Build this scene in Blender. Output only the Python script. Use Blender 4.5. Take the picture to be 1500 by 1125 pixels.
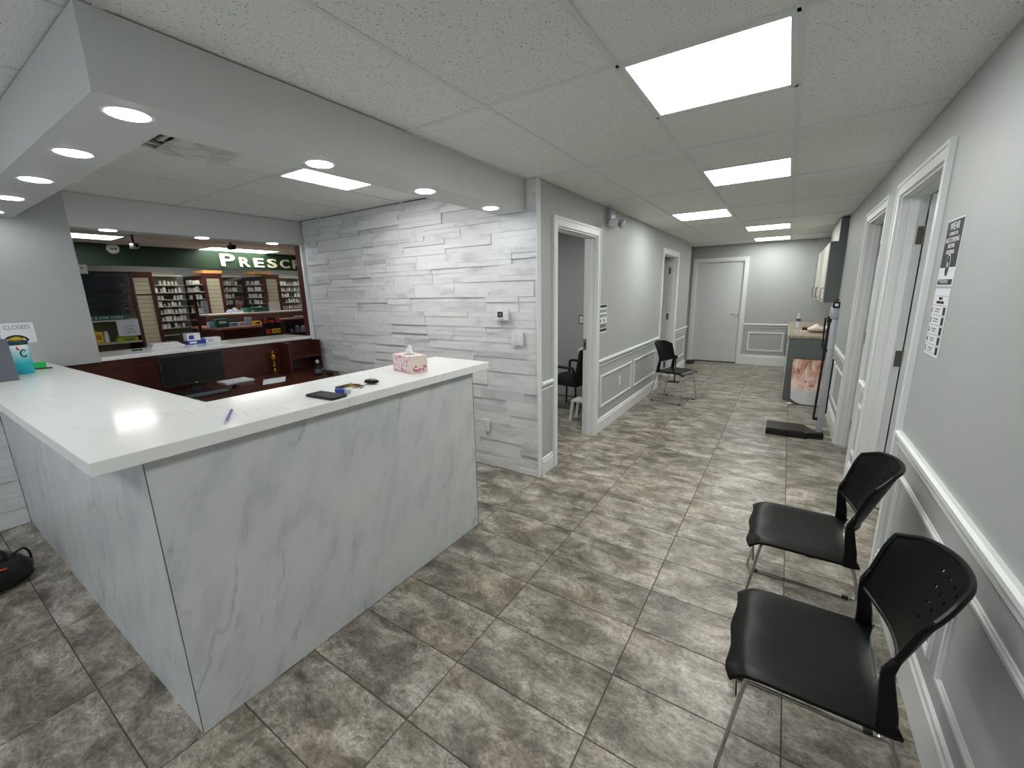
import bpy, bmesh, math, random
from mathutils import Vector, Matrix
random.seed(7)
for o in list(bpy.data.objects): bpy.data.objects.remove(o)
SC = bpy.context.scene
COL = SC.collection

# ---------------------------------------------------------------- camera
F_PX, YAW, PITCH, ROLL = 611.667, -0.579277, -0.218407, -0.0215017
CAM_Z = 1.605
def cam_axes():
    cy, sy, cp, sp, cr, sr = (math.cos(YAW), math.sin(YAW), math.cos(PITCH), math.sin(PITCH), math.cos(ROLL), math.sin(ROLL))
    fwd = Vector((sy*cp, cy*cp, sp)); right = Vector((cy, -sy, 0)); up = right.cross(fwd)
    return cr*right+sr*up, -sr*right+cr*up, fwd
RT, UP, FW = cam_axes()
cam = bpy.data.cameras.new('camera'); cam_o = bpy.data.objects.new('camera', cam); COL.objects.link(cam_o)
cam.sensor_fit = 'HORIZONTAL'; cam.sensor_width = 36.0; cam.lens = F_PX/1500*36.0
cam.clip_start = 0.05; cam.clip_end = 60
m = Matrix((RT, UP, -FW)).transposed().to_4x4(); m.translation = Vector((0, 0, CAM_Z)); cam_o.matrix_world = m
SC.camera = cam_o
# a photo pixel is a direction; the surface a thing touches gives the distance
def ray(px, py): return RT*((px-750)/F_PX) - UP*((py-562.5)/F_PX) + FW
def on_x(px, py, x): d = ray(px, py); return d*(x/d.x)+Vector((0, 0, CAM_Z))
def on_y(px, py, y): d = ray(px, py); return d*(y/d.y)+Vector((0, 0, CAM_Z))
def on_z(px, py, z): d = ray(px, py); return d*((z-CAM_Z)/d.z)+Vector((0, 0, CAM_Z))

# ---------------------------------------------------------------- world, exposure
w = bpy.data.worlds.new('world'); SC.world = w; w.use_nodes = True
w.node_tree.nodes['Background'].inputs[0].default_value = (0.82, 0.88, 1.0, 1)
w.node_tree.nodes['Background'].inputs[1].default_value = 0.5
vs = SC.view_settings; vs.view_transform = 'Standard'; vs.look = 'None'; vs.gamma = 1.0; vs.use_curve_mapping = False
vs.exposure = 0.7
PANEL_W, DOWN_W = 12.0, 20.0      # emission strength of ceiling panels and round downlights

# ---------------------------------------------------------------- materials
MATS = {}
def lin(c): return c/12.92 if c <= .04045 else ((c+.055)/1.055)**2.4
def rgb(r, g, b): return (lin(r/255), lin(g/255), lin(b/255), 1)
class NT:
    def __init__(s, name):
        s.m = bpy.data.materials.new(name); s.m.use_nodes = True; s.t = s.m.node_tree
        s.b = s.t.nodes['Principled BSDF']
    def n(s, t, **kw):
        x = s.t.nodes.new(t)
        for k, v in kw.items(): setattr(x, k, v)
        return x
    def l(s, a, b): s.t.links.new(a, b)
    def coord(s, scale=(1, 1, 1), rot=(0, 0, 0), jitter=False):
        tc = s.n('ShaderNodeTexCoord'); mp = s.n('ShaderNodeMapping')
        mp.inputs['Scale'].default_value = scale; mp.inputs['Rotation'].default_value = rot
        src = tc.outputs['Object']
        if jitter:
            oi = s.n('ShaderNodeObjectInfo'); mu = s.n('ShaderNodeMath', operation='MULTIPLY'); mu.inputs[1].default_value = 37.0
            s.l(oi.outputs['Random'], mu.inputs[0])
            ad = s.n('ShaderNodeVectorMath', operation='ADD'); s.l(src, ad.inputs[0]); s.l(mu.outputs[0], ad.inputs[1]); src = ad.outputs[0]
        s.l(src, mp.inputs['Vector']); return mp.outputs['Vector']
    def noise(s, vec, scale, detail=4, rough=.55, dist=0):
        x = s.n('ShaderNodeTexNoise'); x.inputs['Scale'].default_value = scale; x.inputs['Detail'].default_value = detail
        x.inputs['Roughness'].default_value = rough; x.inputs['Distortion'].default_value = dist
        s.l(vec, x.inputs['Vector']); return x.outputs['Fac']
    def ramp(s, fac, stops):
        x = s.n('ShaderNodeValToRGB'); e = x.color_ramp.elements
        while len(e) < len(stops): e.new(.5)
        for i, (p, c) in enumerate(stops): e[i].position = p; e[i].color = c if len(c) == 4 else (*c, 1)
        s.l(fac, x.inputs['Fac']); return x.outputs['Color']
    def mix(s, a, b, fac, blend='MIX'):
        x = s.n('ShaderNodeMix', data_type='RGBA', blend_type=blend)
        for v, i in ((fac, 0), (a, 6), (b, 7)):
            if hasattr(v, 'is_linked') or hasattr(v, 'links'): s.l(v, x.inputs[i])
            else: x.inputs[i].default_value = v
        return x.outputs[2]
    def bump(s, h, strength=.3, dist=.01):
        x = s.n('ShaderNodeBump'); x.inputs['Strength'].default_value = strength; x.inputs['Distance'].default_value = dist
        s.l(h, x.inputs['Height']); s.l(x.outputs[0], s.b.inputs['Normal'])
    def col(s, c):
        if hasattr(c, 'links'): s.l(c, s.b.inputs['Base Color'])
        else: s.b.inputs['Base Color'].default_value = c
    def done(s, key, rough=.5, metal=0, **kw):
        s.b.inputs['Roughness'].default_value = rough; s.b.inputs['Metallic'].default_value = metal
        for k, v in kw.items(): s.b.inputs[k].default_value = v
        MATS[key] = s.m; return s.m
def plain(key, c, rough=.5, metal=0, var=.04, scale=8, bump=0, **kw):
    t = NT(key); v = t.coord(); f = t.noise(v, scale, 3)
    lo = tuple(x*(1-var) for x in c[:3])+(1,); hi = tuple(min(1, x*(1+var)) for x in c[:3])+(1,)
    t.col(t.ramp(f, [(.3, lo), (.7, hi)]))
    if bump: t.bump(t.noise(v, scale*30, 2), bump, .002)
    return t.done(key, rough, metal, **kw)
def emit(key, c, strength):
    t = NT(key); t.col((.8, .8, .8, 1)); t.b.inputs['Emission Color'].default_value = c; t.b.inputs['Emission Strength'].default_value = strength
    return t.done(key, .5)
plain('wall', rgb(174, 178, 178), .55, var=.015, bump=.05)
plain('white', rgb(226, 229, 229), .35, var=.01)
plain('doorpaint', rgb(206, 210, 211), .4, var=.012)
plain('soffit', rgb(205, 208, 206), .6, var=.012)
plain('grout', rgb(92, 87, 79), .9, var=.1, scale=40)
plain('tbar', rgb(222, 225, 221), .5, var=.02)
plain('void', rgb(30, 30, 30), .9)
plain('black', rgb(7, 7, 8), .38, var=.1, scale=60, bump=.05, **{'Specular IOR Level': .22})
plain('blackmatte', rgb(12, 12, 13), .6, var=.1)
plain('screen', rgb(14, 16, 18), .25)
plain('chrome', rgb(190, 190, 190), .18, 1, var=.03)
plain('steel', rgb(130, 128, 122), .35, 1)
plain('darkmetal', rgb(104, 100, 94), .45, .6)
plain('greycab', rgb(100, 106, 105), .45)
plain('cabwhite', rgb(205, 204, 196), .4)
plain('green', rgb(25, 56, 32), .6, var=.06)
plain('greenbox', rgb(12, 96, 74), .45)
plain('brightgreen', rgb(28, 184, 84), .5)
plain('lime', rgb(184, 220, 40), .5)
plain('yellow', rgb(236, 190, 40), .5)
plain('orange', rgb(196, 120, 60), .6)
plain('red', rgb(206, 60, 44), .5)
plain('blue', rgb(40, 62, 160), .45)
plain('lightblue', rgb(150, 178, 214), .5)
plain('paper', rgb(228, 230, 236), .7, var=.01)
plain('ink', rgb(26, 27, 29), .6)
plain('inkgrey', rgb(120, 120, 132), .6)
plain('cream', rgb(236, 236, 206), .5)
plain('beige', rgb(196, 188, 162), .55)
plain('bottle', rgb(226, 226, 220), .4)
plain('bottleb', rgb(176, 178, 182), .4)
plain('bottlec', rgb(196, 170, 168), .4)
plain('shelfwhite', rgb(196, 196, 188), .45)
plain('darkpanel', rgb(92, 82, 74), .5)
plain('cardboard', rgb(206, 150, 84), .7)
plain('greyplastic', rgb(84, 90, 98), .45)
plain('silver', rgb(186, 190, 196), .35, .3)
plain('skin', rgb(116, 78, 62), .5)
plain('hair', rgb(14, 12, 11), .85, **{'Specular IOR Level': .15})
plain('shirt', rgb(150, 156, 176), .8, var=.25, scale=60)
plain('gold', rgb(214, 166, 60), .22, 1, var=.1, scale=30)
plain('purple', rgb(112, 90, 150), .5)
plain('teal', rgb(0, 170, 184), .35)
plain('tealdark', rgb(16, 62, 66), .4)
t_ = NT('tissuepink'); t_.col(t_.ramp(t_.noise(t_.coord(), 42, 4, .6, .8), [(.46, rgb(236, 226, 226)), (.54, rgb(226, 176, 188)), (.62, rgb(206, 110, 140))])); t_.done('tissuepink', .6)
plain('tissuebeige', rgb(228, 214, 204), .6, var=.03)
plain('rose', rgb(204, 104, 132), .6)
plain('tissue', rgb(240, 243, 246), .8)
plain('bag', rgb(18, 18, 19), .42, var=.3, scale=12, bump=.2)
emit('panel', (1.0, .995, .95, 1), PANEL_W)
emit('panel_dim', (1.0, .99, .92, 1), 5.5)
emit('down', (.97, .97, 1.0, 1), DOWN_W)
emit('lcd', (.12, .14, .15, 1), .25)

def marble():
    t = NT('marble')
    def streak(ax, az):
        tc = t.coord(rot=(math.radians(22), math.radians(-22), 0)); mp = t.n('ShaderNodeMapping'); mp.inputs['Scale'].default_value = (ax, ax, az); t.l(tc, mp.inputs['Vector']); return mp.outputs['Vector']
    a = t.noise(streak(5.0, .30), 1.8, 7, .6, .08); b = t.noise(streak(3.4, .22), 1.7, 4, .5, .06); c = t.noise(streak(3.5, 1.1), 2.0, 3, .5)
    base = t.ramp(a, [(.28, rgb(186, 191, 193)), (.5, rgb(204, 208, 209)), (.72, rgb(212, 215, 215))])
    x = t.n('ShaderNodeMath', operation='SUBTRACT'); t.l(b, x.inputs[0]); x.inputs[1].default_value = .54
    y = t.n('ShaderNodeMath', operation='ABSOLUTE'); t.l(x.outputs[0], y.inputs[0])
    vein = t.ramp(y.outputs[0], [(0, (.62, .62, .62)), (.005, (.28, .28, .28)), (.03, (0, 0, 0))])
    gate = t.ramp(c, [(.50, (0, 0, 0)), (.62, (1, 1, 1))])
    t.col(t.mix(base, rgb(128, 134, 138), t.mix(vein, gate, 1.0, 'MULTIPLY'))); t.done('marble', .32)
marble()
def quartz():
    t = NT('quartz'); v = t.coord(scale=(1, 2.2, 1), rot=(0, 0, .5))
    a = t.noise(v, 2.4, 6, .6, 1.2)
    x = t.n('ShaderNodeMath', operation='SUBTRACT'); t.l(a, x.inputs[0]); x.inputs[1].default_value = .52
    y = t.n('ShaderNodeMath', operation='ABSOLUTE'); t.l(x.outputs[0], y.inputs[0])
    vein = t.ramp(y.outputs[0], [(0, (.55, .55, .55)), (.012, (0, 0, 0))])
    gate = t.ramp(t.noise(t.coord(), 2.0, 2), [(.52, (0, 0, 0)), (.64, (1, 1, 1))])
    t.col(t.mix(rgb(236, 239, 237), rgb(184, 188, 192), t.mix(vein, gate, 1.0, 'MULTIPLY'))); t.done('quartz', .12, **{'Specular IOR Level': .16})
quartz()
def stone():
    t = NT('stone'); v = t.coord(scale=(1, 1, 2.4), jitter=True)
    a = t.noise(v, 3.0, 6, .6, .6); oi = t.n('ShaderNodeObjectInfo')
    base = t.ramp(a, [(.28, rgb(190, 192, 194)), (.45, rgb(222, 224, 225)), (.8, rgb(234, 236, 236))])
    tone = t.ramp(oi.outputs['Random'], [(0, (.74, .75, .76)), (.1, (.9, .9, .91)), (.3, (1, 1, 1)), (1, (1, 1, .995))])
    t.col(t.mix(base, tone, 1.0, 'MULTIPLY')); t.bump(t.noise(v, 40, 4), .25, .003); t.done('stone', .5)
stone()
def tile():
    t = NT('tile'); v = t.coord(scale=(.8, 1.3, 1), jitter=True)
    a = t.noise(v, 6.0, 12, .72, .5); b = t.noise(v, 17, 9, .66, .9); c = t.noise(v, 2.6, 3); e = t.noise(v, 75, 6, .72, .4); p = t.noise(v, 3.0, 3, .5); k = t.noise(v, 34, 7, .66, .5)
    base = t.ramp(a, [(.34, rgb(90, 85, 76)), (.45, rgb(130, 124, 113)), (.53, rgb(158, 152, 141)), (.64, rgb(192, 187, 178))])
    base = t.mix(base, t.ramp(k, [(.36, (.76, .76, .74)), (.5, (1, 1, 1)), (.66, (1.14, 1.14, 1.14))]), 1.0, 'MULTIPLY')
    base = t.mix(base, t.ramp(p, [(.35, (.78, .78, .76)), (.6, (1.06, 1.06, 1.06))]), 1.0, 'MULTIPLY')
    base = t.mix(base, t.ramp(c, [(.56, (1, 1, 1)), (.74, (1.0, .9, .84))]), 1.0, 'MULTIPLY')
    x = t.n('ShaderNodeMath', operation='SUBTRACT'); t.l(b, x.inputs[0]); x.inputs[1].default_value = .5
    y = t.n('ShaderNodeMath', operation='ABSOLUTE'); t.l(x.outputs[0], y.inputs[0])
    vein = t.ramp(y.outputs[0], [(0, (1, 1, 1)), (.011, (.15, .15, .15)), (.02, (0, 0, 0))])
    gate = t.ramp(t.noise(v, 9.0, 4), [(.47, (0, 0, 0)), (.55, (1, 1, 1))])
    base = t.mix(base, rgb(58, 53, 46), t.mix(vein, gate, 1.0, 'MULTIPLY'))
    base = t.mix(base, t.ramp(e, [(.36, (.66, .66, .66)), (.6, (1.16, 1.16, 1.16))]), 1.0, 'MULTIPLY')
    t.col(base); t.bump(b, .12, .003); t.done('tile', .36)
tile()
def ceil_tile():
    t = NT('ceiltile'); v = t.coord(jitter=True)
    b = t.noise(v, 140, 3, .6)
    base = t.ramp(b, [(.325, rgb(120, 120, 114)), (.375, rgb(232, 233, 228)), (.8, rgb(240, 241, 236))])
    t.col(base); t.bump(b, .15, .002); t.done('ceiltile', .85)
ceil_tile()
def wood(key, c1, c2, rough=.3):
    t = NT(key); v = t.coord(scale=(1, 1, 9)); a = t.noise(v, 3.2, 6, .6, 1.0)
    t.col(t.ramp(a, [(.3, c1), (.7, c2)])); t.done(key, rough)
wood('mahogany', rgb(46, 22, 17), rgb(84, 40, 29))
wood('mahogany2', rgb(64, 25, 24), rgb(88, 38, 34), .4)
wood('woodtop', rgb(150, 92, 78), rgb(176, 116, 98), .35)
def granite():
    t = NT('granite'); v = t.coord(); a = t.noise(v, 60, 6, .7)
    t.col(t.ramp(a, [(.35, rgb(92, 80, 66)), (.5, rgb(170, 156, 134)), (.65, rgb(206, 196, 178))])); t.done('granite', .2)
granite()
def glass(key, c, alpha, rough=.04):
    t = NT(key); t.col(c); t.done(key, rough); g = t.n('ShaderNodeBsdfTransparent'); x = t.n('ShaderNodeMixShader')
    x.inputs[0].default_value = alpha; t.l(g.outputs[0], x.inputs[1]); t.l(t.b.outputs[0], x.inputs[2])
    t.l(x.outputs[0], t.t.nodes['Material Output'].inputs['Surface'])
glass('glass', (.05, .06, .06, 1), .10)
glass('darkglass', (.02, .025, .03, 1), .45)
glass('clearplastic', (.86, .88, .9, 1), .5, .1)
glass('film', (.80, .80, .78, 1), .8, .25)
def portrait():
    t = NT('portrait'); v = t.coord(); sep = t.n('ShaderNodeSeparateXYZ'); t.l(v, sep.inputs[0])
    a = t.noise(v, 9, 4, .6, 1.2); b = t.noise(t.coord(scale=(2.2, 1, .6), rot=(0, .5, 0)), 9, 5, .6, .8)
    face = t.ramp(a, [(.34, rgb(200, 146, 130)), (.5, rgb(228, 200, 190)), (.7, rgb(238, 222, 216))])
    hair = t.ramp(b, [(.34, rgb(150, 84, 56)), (.48, rgb(206, 150, 120)), (.66, rgb(232, 212, 198))])
    mr = t.ramp(sep.outputs['Z'], [(.34, (0, 0, 0)), (.42, (1, 1, 1))])
    c = t.mix(face, hair, mr)
    grey = t.ramp(sep.outputs['Z'], [(.15, (1, 1, 1)), (.24, (0, 0, 0))])
    c = t.mix(c, rgb(186, 190, 192), grey)
    t.col(c); t.done('portrait', .3)
portrait()
def canister():
    t = NT('canister'); v = t.coord(); sep = t.n('ShaderNodeSeparateXYZ'); t.l(v, sep.inputs[0])
    t.col(t.ramp(sep.outputs['Z'], [(0, rgb(0, 168, 186)), (.07, rgb(30, 180, 194)), (.15, rgb(170, 214, 218)), (.175, rgb(224, 230, 234))])); t.done('canister', .35)
canister()

# ---------------------------------------------------------------- mesh helpers
def BM(): return bmesh.new()
def box(bm, x0, x1, y0, y1, z0, z1):
    if x0 > x1: x0, x1 = x1, x0
    if y0 > y1: y0, y1 = y1, y0
    if z0 > z1: z0, z1 = z1, z0
    v = [bm.verts.new(p) for p in ((x0,y0,z0),(x1,y0,z0),(x1,y1,z0),(x0,y1,z0),(x0,y0,z1),(x1,y0,z1),(x1,y1,z1),(x0,y1,z1))]
    for f in ((0,3,2,1),(4,5,6,7),(0,1,5,4),(1,2,6,5),(2,3,7,6),(3,0,4,7)): bm.faces.new([v[i] for i in f])
    return bm
def bbox(*a, bev=0, seg=2):
    bm = box(BM(), *a)
    if bev: bmesh.ops.bevel(bm, geom=bm.edges[:], offset=bev, segments=seg, affect='EDGES', profile=.5)
    return bm
def prism(bm, poly, axis, a, b):
    # poly: 2D points in the plane across `axis`; extruded from a to b
    def P(p, t): return {'x': (t, p[0], p[1]), 'y': (p[0], t, p[1]), 'z': (p[0], p[1], t)}[axis]
    A = [bm.verts.new(P(p, a)) for p in poly]; B = [bm.verts.new(P(p, b)) for p in poly]; n = len(poly)
    bm.faces.new(A[::-1]); bm.faces.new(B)
    for i in range(n): bm.faces.new((A[i], A[(i+1) % n], B[(i+1) % n], B[i]))
    bmesh.ops.recalc_face_normals(bm, faces=bm.faces[:]); return bm
def lathe(bm, prof, n=16, c=(0, 0, 0), axis='z', cap=True):
    rings = []
    for r, h in prof:
        ring = []
        for i in range(n):
            a = 2*math.pi*i/n; u, v = r*math.cos(a), r*math.sin(a)
            p = {'z': (u, v, h), 'x': (h, u, v), 'y': (u, h, v)}[axis]
            ring.append(bm.verts.new((p[0]+c[0], p[1]+c[1], p[2]+c[2])))
        rings.append(ring)
    for a, b in zip(rings, rings[1:]):
        for i in range(n): bm.faces.new((a[i], a[(i+1) % n], b[(i+1) % n], b[i]))
    if cap: bm.faces.new(rings[0][::-1]); bm.faces.new(rings[-1])
    bmesh.ops.recalc_face_normals(bm, faces=bm.faces[:]); return bm
def round_path(pts, r, seg=4, closed=False):
    pts = [Vector(p) for p in pts]; out = []; n = len(pts)
    for i, p in enumerate(pts):
        if not closed and i in (0, n-1): out.append(p); continue
        a = pts[i-1]; b = pts[(i+1) % n]; da = (a-p); db = (b-p); k = min(r, da.length*.45, db.length*.45)
        A = p+da.normalized()*k; B = p+db.normalized()*k
        for s in range(seg+1):
            t = s/seg; out.append(A*(1-t)**2+p*2*t*(1-t)+B*t*t)
    return out
def tube(bm, pts, r, n=8, closed=False):
    pts = [Vector(p) for p in pts]; N = len(pts); rings = []; prev = None
    for i, p in enumerate(pts):
        t = (pts[(i+1) % N]-pts[i-1]) if closed else (pts[min(i+1, N-1)]-pts[max(i-1, 0)])
        t.normalize()
        if prev is None: nrm = t.orthogonal().normalized()
        else:
            nrm = prev-t*prev.dot(t); nrm.normalize()
        prev = nrm; bn = t.cross(nrm); rr = r[i] if isinstance(r, (list, tuple)) else r
        rings.append([bm.verts.new(p+(nrm*math.cos(2*math.pi*k/n)+bn*math.sin(2*math.pi*k/n))*rr) for k in range(n)])
    idx = list(zip(rings, rings[1:]))
    if closed: idx.append((rings[-1], rings[0]))
    for q, (a, b) in enumerate(idx):
        sh = 0
        if closed and q == len(idx)-1: sh = min(range(n), key=lambda s: (a[0].co-b[s].co).length)
        for k in range(n): bm.faces.new((a[k], a[(k+1) % n], b[(k+1+sh) % n], b[(k+sh) % n]))
    if not closed: bm.faces.new(rings[0][::-1]); bm.faces.new(rings[-1])
    bmesh.ops.recalc_face_normals(bm, faces=bm.faces[:]); return bm
def sheet(bm, us, vs_, fn, th, hole=None):
    # a curved plate of real thickness: fn(u, v) -> (point, normal)
    A, B = {}, {}
    for i, u in enumerate(us):
        for j, v in enumerate(vs_):
            p, nn = fn(u, v); p = Vector(p); nn = Vector(nn).normalized()
            A[i, j] = bm.verts.new(p+nn*th/2); B[i, j] = bm.verts.new(p-nn*th/2)
    nu, nv = len(us)-1, len(vs_)-1
    solid = lambda i, j: 0 <= i < nu and 0 <= j < nv and not (hole and hole(i, j))
    for i in range(nu):
        for j in range(nv):
            if not solid(i, j): continue
            bm.faces.new((A[i, j], A[i+1, j], A[i+1, j+1], A[i, j+1])); bm.faces.new((B[i, j], B[i, j+1], B[i+1, j+1], B[i+1, j]))
            for di, dj, e in ((-1, 0, ((i, j), (i, j+1))), (1, 0, ((i+1, j), (i+1, j+1))), (0, -1, ((i, j), (i+1, j))), (0, 1, ((i, j+1), (i+1, j+1)))):
                if not solid(i+di, j+dj): bm.faces.new((A[e[0]], A[e[1]], B[e[1]], B[e[0]]))
    bmesh.ops.recalc_face_normals(bm, faces=bm.faces[:]); return bm
def mesh_of(name, bm, mat, smooth=False):
    me = bpy.data.meshes.new(name); bm.to_mesh(me); bm.free()
    if mat: me.materials.append(MATS[mat])
    if smooth:
        me.polygons.foreach_set('use_smooth', [True]*len(me.polygons))
        try: me.set_sharp_from_angle(angle=math.radians(40))
        except Exception: pass
    return me
def link(name, me, parent=None, loc=None):
    o = bpy.data.objects.new(name, me); COL.objects.link(o)
    if parent is not None: o.parent = parent
    if loc is not None: o.location = loc
    return o
def org(parent):
    v = Vector((0, 0, 0))
    while parent is not None: v = v+parent.location; parent = parent.parent
    return v
def obj(name, bm, mat, parent=None, smooth=False, world=True, label=None):
    # meshes are written in world coordinates; under an unrotated parent the origin is taken back
    o = link(name, mesh_of(name, bm, mat, smooth), parent)
    if world and parent is not None: o.location = -org(parent)
    if label: o['label'] = label
    return o
def tag(o, label, cat, group=None):
    o['label'] = label; o['category'] = cat
    if group: o['group'] = group
    return o
def thing(name, label, cat, loc=(0, 0, 0), rz=0, group=None):
    o = bpy.data.objects.new(name, None); COL.objects.link(o); o.location = loc; o.rotation_euler = (0, 0, rz); o.empty_display_size = .05
    return tag(o, label, cat, group)
def struct(name, bm=None, mat=None, label=None, loc=(0, 0, 0)):
    if bm is None:
        o = bpy.data.objects.new(name, None); COL.objects.link(o); o.location = loc; o.empty_display_size = .05
    else: o = obj(name, bm, mat)
    o['kind'] = 'structure'
    if label: o['label'] = label
    return o
def copy_tree(o, parent=None):
    c = o.copy(); COL.objects.link(c); c.parent = parent
    for ch in list(o.children): copy_tree(ch, c)
    return c
def text_bm(s, size, depth=.0, xscale=1, bold=0):
    cu = bpy.data.curves.new('txt', 'FONT'); cu.body = s; cu.size = size; cu.extrude = depth; cu.offset = bold; cu.resolution_u = 3
    o = bpy.data.objects.new('txt', cu); COL.objects.link(o); bpy.context.view_layer.update()
    me = bpy.data.meshes.new_from_object(o.evaluated_get(bpy.context.evaluated_depsgraph_get()))
    bpy.data.objects.remove(o); bpy.data.curves.remove(cu)
    bm = BM(); bm.from_mesh(me); bpy.data.meshes.remove(me)
    for v in bm.verts: v.co.x *= xscale
    return bm
def text_on(name, s, size, pos, facing, mat, parent, depth=.0006, xscale=1, bold=0, fit=None, align='l'):
    bm = text_bm(s, size, depth, xscale, bold)
    x0 = min(v.co.x for v in bm.verts); x1 = max(v.co.x for v in bm.verts)
    k = fit/(x1-x0) if fit else 1
    R = {'+x': Matrix(((0, 0, 1), (1, 0, 0), (0, 1, 0))), '-x': Matrix(((0, 0, -1), (-1, 0, 0), (0, 1, 0))), '-y': Matrix(((1, 0, 0), (0, 0, -1), (0, 1, 0)))}[facing]
    sh = x0 if align == 'l' else (x0+x1)/2
    for v in bm.verts: v.co = R @ Vector(((v.co.x-sh)*k, v.co.y, v.co.z)) + Vector(pos)
    return obj(name, bm, mat, parent)

# ================================================================ SETTING
ZC = 2.445                       # ceiling height
XR, XL = .555, -1.69             # corridor wall faces
YS, YE = 3.0, 10.0               # stone wall face, end wall face
XB = -4.85                       # reception back wall face
# ---- floor
floor = struct('floor', box(BM(), -11, 3.2, -3, 10.4, -.08, -.0035), 'grout')
tile_me = {}
def tile_mesh(wx, wy):
    k = (round(wx, 3), round(wy, 3))
    if k not in tile_me:
        bm = BM(); b = .0013; h = .0035
        lo = [bm.verts.new(p) for p in ((0,0,-h),(wx,0,-h),(wx,wy,-h),(0,wy,-h))]; up = [bm.verts.new(p) for p in ((b,b,0),(wx-b,b,0),(wx-b,wy-b,0),(b,wy-b,0))]
        bm.faces.new(up)
        for i in range(4): bm.faces.new((lo[i], lo[(i+1) % 4], up[(i+1) % 4], up[i]))
        tile_me[k] = mesh_of('tile', bm, 'tile')
    return tile_me[k]
TX, TY, X0T, Y0T, G = .606, .302, -.467, 1.148, .0019
ntile = 0
for i in range(-8, 3):
    for j in range(-7, 31):
        x0, x1 = X0T+TX*i, X0T+TX*(i+1); y0, y1 = Y0T+TY*j, Y0T+TY*(j+1)
        cx, cy = (x0+x1)/2, (y0+y1)/2
        ok = False
        if -1.70 < x1 and x0 < XR and -.45 < cy < YE+.1: ok = True
        if -4.6 < x1 <= -1.6 and -.75 < cy < .5: ok = True
        if -3.2 < cx <= -1.6 and 2.0 < cy < 3.05: ok = True
        if -3.1 < cx <= -1.6 and 3.05 < cy < 5.8: ok = True
        if -2.4 < cx <= -1.6 and cy > 9.1 and cy < 10: ok = True
        if not ok: continue
        x0 = max(x0, -4.56); x1 = min(x1, XR-.001) if cx < XR and cy < 2.8 else x1
        if x1-x0 < .03: continue
        link('tile', tile_mesh(x1-x0-2*G, y1-y0-2*G), floor, (x0+G, y0+G, 0)); ntile += 1
print('floor tiles', ntile)

# ---- ceiling: suspended tiles in a grid of bars
ceiling = struct('ceiling', box(BM(), -11, 3.2, -3, 10.4, ZC+.02, ZC+.1), 'void')
grid = BM(); ct_me = {}
def ctile_mesh(wx, wy):
    k = (round(wx, 3), round(wy, 3))
    if k not in ct_me: ct_me[k] = mesh_of('ceiling_tile', box(BM(), 0, wx, 0, wy, 0, .014), 'ceiltile')
    return ct_me[k]
def ctile(x0, x1, y0, y1):
    g = .012
    if x1-x0 < .05 or y1-y0 < .05: return
    dz = random.uniform(0, .003)
    link('ceiling_tile', ctile_mesh(x1-x0-2*g, y1-y0-2*g), ceiling, (x0+g, y0+g, ZC+.001+dz))
def ceil_zone(xs, ys, lights, split=()):
    # lights: list of (x0,x1,y0,y1) left open; split: cells cut to half length
    for a, b in zip(xs, xs[1:]):
        for c, d in zip(ys, ys[1:]):
            parts = [(c, d)]
            cuts = [q for q in lights if q[0] < (a+b)/2 < q[1] and c-.02 < (q[2]+q[3])/2 < d+.02]
            if cuts:
                parts = []
                y = c
                for q in sorted(cuts, key=lambda q: q[2]): parts.append((y, q[2])); y = q[3]
                parts.append((y, d))
                for q in cuts:
                    for yy in (q[2], q[3]): box(grid, a, b, yy-.012, yy+.012, ZC-.002, ZC+.006)
            for p, q in parts: ctile(a, b, p, q)
            box(grid, a, b, c-.012, c+.012, ZC-.0015, ZC+.006)
        box(grid, a-.012, a+.012, ys[0], ys[-1], ZC-.002, ZC+.006)
LX0, LX1, LX2 = -1.275, -.65, -.055
YR = [1.77-1.215*k for k in range(3, 0, -1)]+[1.77+1.215*k for k in range(0, 7)]+[9.99]
corridor_lights = [(LX1, LX2, 1.775, 2.385), (LX1, LX2, 3.60, 4.205), (LX0, LX1, 5.42, 6.03), (LX1, LX2, 7.24, 7.845), (LX1, LX2, 9.06, 9.66)]
added_back_lights = [(LX1, LX2, -1.265, -.655), (-3.105, -2.495, -1.265, -.655)]  # unseen panels, added behind the camera for extra light
ceil_zone([XL-.1, LX0], YR[3:], [])
ceil_zone([LX0, LX1, LX2, XR+.14], YR[3:], corridor_lights)
ceil_zone([LX1, LX2, XR], YR[:4], added_back_lights)
ceil_zone([-5.545, -4.935, -4.325, -3.715, -3.105, -2.495, -1.885, LX0, LX1], YR[:3], added_back_lights)
ceil_zone([-1.885, LX0, LX1], [.555, 1.77], [])
rec_lights = [(-3.16, -2.55, 1.80, 2.405), (-3.16, -2.55, .87, 1.476)]
ceil_zone([-5.16, -4.48, -3.82, -3.16, -2.55, -2.04], [.56, 1.79, 3.0], rec_lights)
pharm_lights = [(-8.30, -7.69, 1.0, 2.2), (-8.91, -8.30, 3.46, 4.66), (-6.47, -5.86, 4.2, 5.4)]
ceil_zone([-8.91, -8.30, -7.69, -7.08, -6.47, -5.86, -5.1], [1.0, 2.2, 3.46, 4.66, 5.9], pharm_lights)
g = obj('grid_bars', grid, 'tbar', ceiling)

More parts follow.
